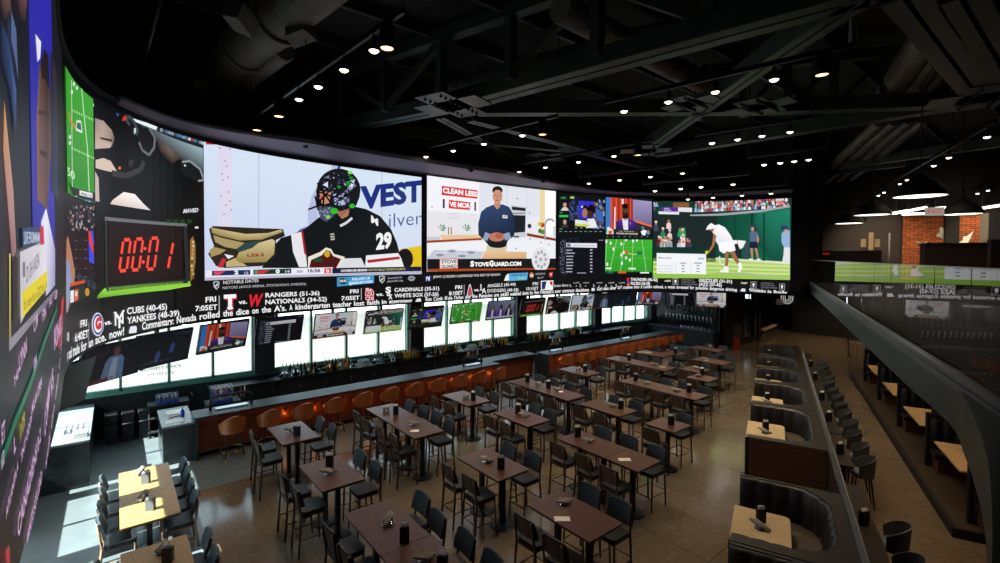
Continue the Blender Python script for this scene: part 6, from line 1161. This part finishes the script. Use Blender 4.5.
# ---------------------------------------------------------------- beer tap wall
mb(mat('black_tile', '#16191a', .2, 0, .3, 30)).box(25.93, 25.99, 12.7, 16.85, 1.0, 3.7).build('wall_tiles', kind='structure')
o = empty('tap_cabinet', (25.6, 14.6, 0), 0, 'dark cabinet under the beer tap wall', 'cabinet'); mb('wallg').box(-.3, .33, -2.0, 2.2, 0, .93).build('carcass', o); mb('counter').box(-.35, .33, -2.05, 2.2, .93, .98, bev=.004).build('countertop', o)
for k in range(13):
    y = 12.95+.2*k*1.15; o = empty('beer_tap', (25.9, y, 1.45), 0, 'silver beer tap on the black wall, %s from the doors' % (ORD+('tenth', 'eleventh', 'twelfth', 'thirteenth'))[k], 'beer tap', 'silver beer taps on the black wall')
    mb('steel').tube([(.04, 0, 0), (-.1, 0, 0), (-.1, 0, -.08)], .014, 6).build('spout', o); mb(mat('tap_silver', '#c8ccd0', .35)).tube([(-.1, 0, .0), (-.13, 0, .26)], .016, 8, r1=.034).build('handle', o)
    tag(mb(mat('tube_grey', '#5a6266', .3)).tube([(25.88, y, 1.95), (25.88, y, 2.75)], .035, 8).build('glass_tube'), 'vertical silver tube above the taps, %s from the doors' % (ORD+('tenth', 'eleventh', 'twelfth', 'thirteenth'))[k], 'tube', 'silver tubes above the beer taps')
for k in range(16): tag(mb('clearp').lathe([(.035, 0), (.045, .15), (0, .15)], (25.45+.12*(k % 2), 12.9+.2*(k//2)*1.2, .98), 8).build('pint_glass'), 'upturned pint glass on the cabinet under the beer taps', 'glass', 'pint glasses under the beer taps')
for k in range(3):  # downlights added to brighten the dark tap wall
    o = empty('downlight', (25.2, 13.2+1.3*k, 3.66), 0, 'small added downlight brightening the beer tap wall, %s from the doors' % ORD[k], 'downlight', 'added downlights over the beer taps'); mb('black').lathe([(.07, .1), (.07, .0), (.055, .0)], n=14).build('trim_ring', o); mb('bulb').lathe([(0, .03), (.055, .03)], n=14).build('lens', o); mb('black').tube([(0, 0, .03), (0, 0, .12)], .07, 12).build('can', o)
    add_light(o, 30, (.85, .95, 1), 2.0)
o = empty('wet_floor_sign', at(736.5, 349.5, 0), hx, 'orange folding wet floor sign beside the glazed doors', 'sign')
mb('orange').prism([(-.15, -.02), (.15, -.02), (.15, .0), (-.15, .0)], 0, .66, Matrix.Translation((0, -.14, 0)) @ Matrix.Rotation(-.2, 4, 'X')).build('front_board', o); mb('orange').prism([(-.15, -.02), (.15, -.02), (.15, .0), (-.15, .0)], 0, .66, Matrix.Translation((0, .14, 0)) @ Matrix.Rotation(.2, 4, 'X')).build('rear_board', o)
o = empty('belt_post', at(848, 356.5, 0), 0, 'black crowd control post standing in the far aisle', 'post'); mb('black').lathe([(.18, 0), (.17, .02), (0, .03)], n=18).build('base', o); mb('black').tube([(0, 0, .02), (0, 0, .98)], .03, 10).build('pole', o); mb('black').lathe([(.04, .9), (.04, 1.0), (0, 1.0)], n=12).build('belt_head', o)
o = empty('luggage_frame', at(861, 354, 0), .6, 'low metal tube frame beside the crowd control post', 'frame'); c = mb('steel')
for a_, b_ in (((-.4, 0, 0), (-.4, 0, .6)), ((.4, 0, 0), (.4, 0, .6)), ((-.4, 0, .6), (.4, 0, .6)), ((-.4, .4, 0), (-.4, .4, .6)), ((.4, .4, 0), (.4, .4, .6)), ((-.4, .4, .6), (.4, .4, .6)), ((-.4, 0, .6), (-.4, .4, .6)), ((.4, 0, .6), (.4, .4, .6))): c.tube([a_, b_], .018, 6)
c.build('tube_frame', o)
for p_, w_, h_, lab in (((748, 296.5), .45, .28, 'small bright screen glowing behind the glazed doors'), ((756, 302), .14, 1.3, 'tall narrow white light strip beside the glazed doors')):
    d_ = ray(*p_); t_ = 33.5/d_[0]; o = mb(MT['strip_white'] if 'strip_white' in MT else emis('strip_white', '#dfe8f4', 3)).box(-.03, .03, -w_/2, w_/2, -h_/2, h_/2, bev=.005).build('wall_display' if w_ > .2 else 'strip_light', label=lab, category='light'); o.location = (33.5, d_[1]*t_, EYE+d_[2]*t_)
# wall logo in the lobby and a low pale bar
p = atX = ray(785, 300); 
def atXp(x, y, X): d = ray(x, y); t = X/d[0]; return Vector((X, d[1]*t, EYE+d[2]*t))
c0 = atXp(787, 298.5, 35.9); o = empty('wall_logo', c0, 0, 'white curved line logo on the dark lobby wall', 'sign'); c = mb(emis('logo_glow', '#d8d8d4', .7))  # white painted logo, with a glow added to its colour
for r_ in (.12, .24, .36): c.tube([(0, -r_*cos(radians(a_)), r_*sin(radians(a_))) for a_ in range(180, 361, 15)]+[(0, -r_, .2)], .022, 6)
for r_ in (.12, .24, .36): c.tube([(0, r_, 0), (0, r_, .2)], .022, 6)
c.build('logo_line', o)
p = atXp(779.5, 302, 35.8); tag(mb('cream').box(p.x, p.x+.06, p.y-.22, p.y+.22, p.z-.2, p.z+.2).build('wood_plaque'), 'square pale wood plaque beside the white logo', 'sign')
p0, p1 = at(762, 330, .5), at(775, 325, .5); tag(mb('cream').bar(p0, p1, .25, .12).build('pale_bar'), 'pale bar low over the far floor', 'bench')  # plain pale bar, low above the far floor
# ---------------------------------------------------------------- booths and drink rail
def booth(u0, u1, label, near=False):
    p = u1-u0; o = empty('booth', uv(u0, 0), radians(20.7), label, 'booth', 'curved leather booths along the drink rail'); v1, v0, Hb = .48, -1.02, 1.06
    cav = [];  a0, a1, vb, r = .2, p-.06, -.86, .62       # cavity from a0 to a1, back at vb, rounded far corners
    for k in range(9): t_ = radians(90+90*0+0); 
    cav = [(a0, v1)]+[(a0+r-r*cos(radians(q)), vb+r-r*sin(radians(q))) for q in range(0, 91, 10)]+[(a1-r+r*sin(radians(q)), vb+r-r*cos(radians(q))) for q in range(0, 91, 10)]+[(a1, v1)]
    outer = [(a1+.06, v1), (p, v0), (0, v0), (0, v1)]
    ring = cav+outer
    c = mb('ledge'); bm = c.bm
    top = [bm.verts.new((x, y, Hb)) for x, y in ring]; f = c._f(top)
    bmesh.ops.triangulate(bm, faces=[f])
    bt = [bm.verts.new((x, y, Hb-.035)) for x, y in ring]
    for i in range(len(ring)): c._f([top[i], top[(i+1) % len(ring)], bt[(i+1) % len(ring)], bt[i]])
    c.build('ledge', o)
    c = mb('bpanel').box(-.012, 0, v0, v1, 0, Hb-.02); c.build('end_panel', o)
    c = mb('blackp').box(-.02, 0, v1-.05, v1+.02, 0, Hb).box(0, p, v0, v0+.04, 0, Hb-.035).box(0, .16, v1-.02, v1+.0, 0, Hb-.035).build('side_frame', o)
    # channelled back following the cavity
    P = [Vector(q+(0,)) for q in cav]; seglen = [0]
    for a_, b_ in zip(P, P[1:]): seglen.append(seglen[-1]+(b_-a_).length)
    T_ = seglen[-1]; nch = int(T_/.25); pitch = T_/nch; c = mb('vinyl'); bm = c.bm; N_ = nch*6; rows = []
    xs = [q.x for q in P]; ys = [q.y for q in P]; cxm = (a0+a1)/2
    for i in range(N_+1):
        s_ = T_*i/N_; x, y = float(np.interp(s_, seglen, xs)), float(np.interp(s_, seglen, ys)); x2, y2 = float(np.interp(min(T_, s_+.02), seglen, xs)), float(np.interp(min(T_, s_+.02), seglen, ys)); x1_, y1_ = float(np.interp(max(0, s_-.02), seglen, xs)), float(np.interp(max(0, s_-.02), seglen, ys))
        nx, ny = -(y2-y1_), (x2-x1_); l_ = hypot(nx, ny); nx, ny = nx/l_, ny/l_
        b_ = abs(sin(pi*(s_/pitch))); d_ = .02+.04*b_**.6
        rows.append([bm.verts.new((x+nx*dd, y+ny*dd, z)) for dd, z in ((0, Hb-.02), (d_*.7, Hb-.005), (d_+.02, Hb-.06), (d_+.05, .75), (d_+.08, .46), (d_+.08, .3))])
    for i in range(N_):
        for j in range(5): c._f([rows[i][j], rows[i][j+1], rows[i+1][j+1], rows[i+1][j]], True)
    c.build('channelled_back', o)
    c = mb('seatv'); bm = c.bm; rows = []
    for i in range(len(P)):
        q = P[i]; n_ = (Vector((min(max(q.x, a0+r), a1-r), max(q.y, vb+r), 0))-q); n_ = n_.normalized() if n_.length > 1e-4 else Vector((1 if q.x < cxm else -1, 0, 0))
        rows.append([bm.verts.new((q.x+n_.x*d_, q.y+n_.y*d_, z)) for d_, z in ((.02, .47), (.46, .47), (.5, .44), (.5, .02))])
    for i in range(len(P)-1):
        for j in range(3): c._f([rows[i][j], rows[i][j+1], rows[i+1][j+1], rows[i+1][j]], True)
    c.build('seat', o)
    return o
def booth_table(u, v, L_, W_, lab, H_=.76):
    o = empty('booth_table', uv(u, v), radians(20.7), lab, 'table', 'pale tables in the booths'); pts = [(-W_/2, L_/2), (W_/2, L_/2)]+[(W_/2-.1+.1*cos(radians(a_)), -L_/2+.1+.1*sin(radians(a_))) for a_ in (0, -30, -60, -90)]+[(-W_/2+.1+.1*cos(radians(a_)), -L_/2+.1+.1*sin(radians(a_))) for a_ in (-90, -120, -150, -180)]
    mb('cream').prism(pts, H_-.03, H_).build('tabletop', o); mb('black').tube([(0, 0, .02), (0, 0, H_-.03)], .04, 8).build('pedestal', o); mb('black').lathe([(.25, 0), (.24, .02), (0, .03)], n=18).build('base_plate', o); return o
SEP = [(4.9, 7.33), (7.36, 9.75), (11.83, 14.75), (14.78, 17.43), (17.46, 19.8), (19.83, 22.3), (22.33, 25.2)]
NMB = ('curved dark leather booth cut by the bottom edge', 'curved dark leather booth nearest the camera with its whole table in view', 'curved booth behind the gap, with a wood end panel', 'fourth curved booth from the camera', 'fifth curved booth from the camera', 'sixth curved booth from the camera', 'farthest curved leather booth of the row')
for (a_, b_), nm in zip(SEP, NMB):
    booth(a_, b_, nm)
    if a_ > 7: booth_table((a_+b_)/2+.02, .12, .82, 1.45 if a_ == 11.83 else 1.04, 'pale rounded table in the '+nm.replace('curved dark leather ', '').replace('curved ', '')[:60]); p = uv((a_+b_)/2+.15, .12, .76); PM.put(p, hx, 'black menu holder on the pale table of the '+nm.split(' with')[0].split(',')[0].replace('curved dark leather ', ''), 'black menu holders in the booths'); PC.put(uv((a_+b_)/2-.06, .12, .76), 1, 'napkin caddy on the pale table of the '+nm.split(' with')[0].split(',')[0].replace('curved dark leather ', ''), 'napkin caddies in the booths')
o = empty('booth_divider', uv(15, -1.06), radians(20.7), 'long wooden divider with frosted screen between booths and drink rail', 'divider'); mb('ledge').box(-8.5, 8.2, -.04, .03, 0, 1.05).build('panel', o); mb(mat('frosted_glass', '#7a7a78', .4, 0, .1, 3)).box(-8.5, 8.2, -.02, .0, 1.05, 1.3).build('frosted_screen', o)
def rail(u0, u1, lab):
    o = empty('drink_rail', uv((u0+u1)/2, -1.24), radians(20.7), lab, 'counter'); L_ = u1-u0; mb('ledge').box(-L_/2, L_/2, -.16, .13, .96, 1.01, bev=.004).build('countertop', o)
    for q in (-L_/2+.1, 0, L_/2-.1): mb('black').box(q-.04, q+.04, -.04, .04, 0, .96).build('leg', o)
rail(6.0, 10.4, 'near stretch of dark drink rail behind the booths'); rail(11.3, 13.2, 'dark drink rail stretch beside the wood end panel'); rail(13.25, 24.0, 'long far stretch of brown drink rail behind the booths')
def tub():
    o = empty('tub_chair'); o['category'] = 'chair'; c = mb('taupe')
    def f(u, v, r=.2): th = radians(-115+230*u); rr_ = r+.03*v; return (-rr_*cos(th), rr_*sin(th), .6+(.42-.18*abs(2*u-1)**2)*v)
    c.grid(lambda u, v: f(u, v), 16, 4); c.grid(lambda u, v: f(u, v, .185), 16, 4)
    for i in range(16): c._f([c.bm.verts.new(q) for q in (f(i/16, 1), f((i+1)/16, 1), f((i+1)/16, 1, .185), f(i/16, 1, .185))])
    c.build('backrest', o); mb('taupe').lathe([(0, .58), (.18, .59), (.2, .62), (.2, .67), (.17, .7), (0, .71)], n=18).build('seat', o)
    for sx in (-1, 1):
        for sy in (-1, 1): mb('black').tube([(sx*.12, sy*.12, .6), (sx*.18, sy*.18, 0)], .016, 6, r1=.01).build('leg', o)
    return o
tb = Proto(tub())
for k, u in enumerate([6.5, 7.4, 8.3, 9.25]+[12.05+.87*q for q in range(13)]):
    tb.put(uv(u, -1.63+rnd.uniform(-.04, .04)), radians(20.7)+pi/2+rnd.uniform(-.1, .1), 'grey tub bar chair, %s from the camera along the drink rail' % (ORD+('tenth', 'eleventh', 'twelfth', 'thirteenth', 'fourteenth', 'fifteenth', 'sixteenth', 'seventeenth'))[k], 'grey tub chairs along the drink rail')
for k, u in enumerate((8.9, 11.9, 14.2, 16.2, 18.8, 21.0)): PM.put(uv(u, -1.24, 1.01), hx+.3, 'menu holder on the drink rail, %s from the camera' % ORD[k], 'menu holders on the drink rail')
# ---------------------------------------------------------------- raised booths under the mezzanine
mb(mat('platform_tile', '#3c3228', .5, 0, .15, 4)).box(0, 1, 0, 1, 0, 1).build('tmp'); bpy.data.objects.remove(bpy.data.objects['tmp'])
c = mb('platform_tile' if 'platform_tile' in M else MT['platform_tile']); uvbox(c, 11.55, 25, -7.5, -2.95, 0, .15); c.build('floor_platform', kind='structure')
c = mb('blackp'); uvbox(c, 11.5, 25, -2.95, -2.87, 0, .17); uvbox(c, 11.46, 11.55, -7.5, -2.87, 0, .17); c.build('trim_4', kind='structure')
def bench(u, lab):
    o = empty('booth_bench', uv(u, -3.8, .15), radians(20.7), lab, 'bench', 'high backed benches under the mezzanine'); mb('blackp').box(-.06, .06, -.85, .62, 0, 1.25, bev=.01).build('backrest', o); mb('pad').box(-.5, -.06, -.85, .55, .3, .45, bev=.03).box(.06, .5, -.85, .55, .3, .45, bev=.03).build('seat', o); mb('bpanel').box(-.48, .48, -.83, .5, 0, .3).build('base', o)
    c = mb('pad')
    for s_ in (-1, 1):
        for k in range(7): c.lathe([(.0, 0), (.095, .0), (.1, .05), (.1, .6), (.06, .66), (0, .67)], (s_*.05, -.75+.2*k, .47), 10)
    c.build('channelled_back', o)
for k, u in enumerate((11.9, 14.75, 17.75, 20.75, 23.7)): bench(u, 'dark high backed bench under the mezzanine, %s from the camera' % ORD[k])
for k, u in enumerate((13.32, 16.25, 19.25, 22.2)):
    booth_table(u, -3.78, 1.15, 1.75, 'pale table lit warmly under the mezzanine, %s from the camera' % ORD[k], .91); PM.put(uv(u+.1, -3.7, .91), hx+.2, 'menu holder on the pale table under the mezzanine, %s from the camera' % ORD[k], 'menu holders under the mezzanine')
    p = uv(u, -3.8, 3.3); o = empty('downlight', p, 0, 'small warm downlight in the slab over the pale table, %s from the camera' % ORD[k], 'downlight', 'downlights under the mezzanine'); mb('black').lathe([(.07, .1), (.07, .0), (.055, .0)], n=14).build('trim_ring', o); mb('bulbw').lathe([(0, .03), (.055, .03)], n=14).build('lens', o); mb('black').tube([(0, 0, .03), (0, 0, .16)], .07, 12).build('can', o)
    add_light(o, 45, (1, .68, .38), 1.1)
for k, (u, v) in enumerate(((9.0, -2.5), (11.3, -2.5), (13.8, -2.45), (16.2, -2.45), (18.8, -2.5), (21.5, -2.5), (24.3, -2.4))):
    o = empty('downlight', uv(u, v, 3.3), 0, 'small warm downlight under the mezzanine edge above the aisle, %s from the camera' % ORD[k], 'downlight', 'downlights over the aisle'); mb('black').lathe([(.07, .1), (.07, .0), (.055, .0)], n=14).build('trim_ring', o); mb('bulbw').lathe([(0, .03), (.055, .03)], n=14).build('lens', o); mb('black').tube([(0, 0, .03), (0, 0, .16)], .07, 12).build('can', o)
    add_light(o, 48, (1, .66, .36), 1.8)
c = mb('wall'); uvbox(c, 11.0, 33, -7.8, -7.6, 0, 3.45); c.build('wall_under_mezzanine', kind='structure')
for k, (x, y) in enumerate(((29.6, 8.5), (31.5, 4.0), (33.5, 9.5), (29.5, .5), (34, 1.5))):  # extra lamps, added to lift the dark lobby floor
    o = empty('downlight', (x, y, 3.3 if 0 else 3.3), 0, 'added warm downlight brightening the far lobby floor, %s' % ORD[k], 'downlight', 'added downlights over the lobby'); mb('black').lathe([(.07, .1), (.07, .0), (.055, .0)], n=14).build('trim_ring', o); mb('bulbw').lathe([(0, .03), (.055, .03)], n=14).build('lens', o); mb('black').tube([(0, 0, .03), (0, 0, .16)], .07, 12).build('can', o)
    add_light(o, 170, (1, .7, .42), 2.6)
# warm under-counter glow on the stool backs comes from small lamps along the bar front
for x0_ in (3.6, 13.9):
    for k in range(12 if x0_ < 5 else 13):
        if x0_+.8*k > (11 if x0_ < 5 else 23.1): continue
        o = empty('bar_lamp', (x0_+.8*k, 13.81, .7), 0, 'small orange lamp on the bar front between the stools of the %s bar' % ('left' if x0_ < 5 else 'right'), 'lamp', 'orange lamps on the %s bar front' % ('left' if x0_ < 5 else 'right'))
        mb(MT['orange_led'] if 'orange_led' in MT else 'led').lathe([(0, -.03), (.025, -.02), (.03, 0), (.02, .03), (0, .035)], n=10).build('globe', o)
        L = bpy.data.lights.new('lamp_light', 'POINT'); L.energy = 1.6; L.color = (1, .32, .07); L.shadow_soft_size = .03; lo = bpy.data.objects.new('lamp_light', L); COL.objects.link(lo); lo.parent = o; lo.location = (0, -.06, 0)
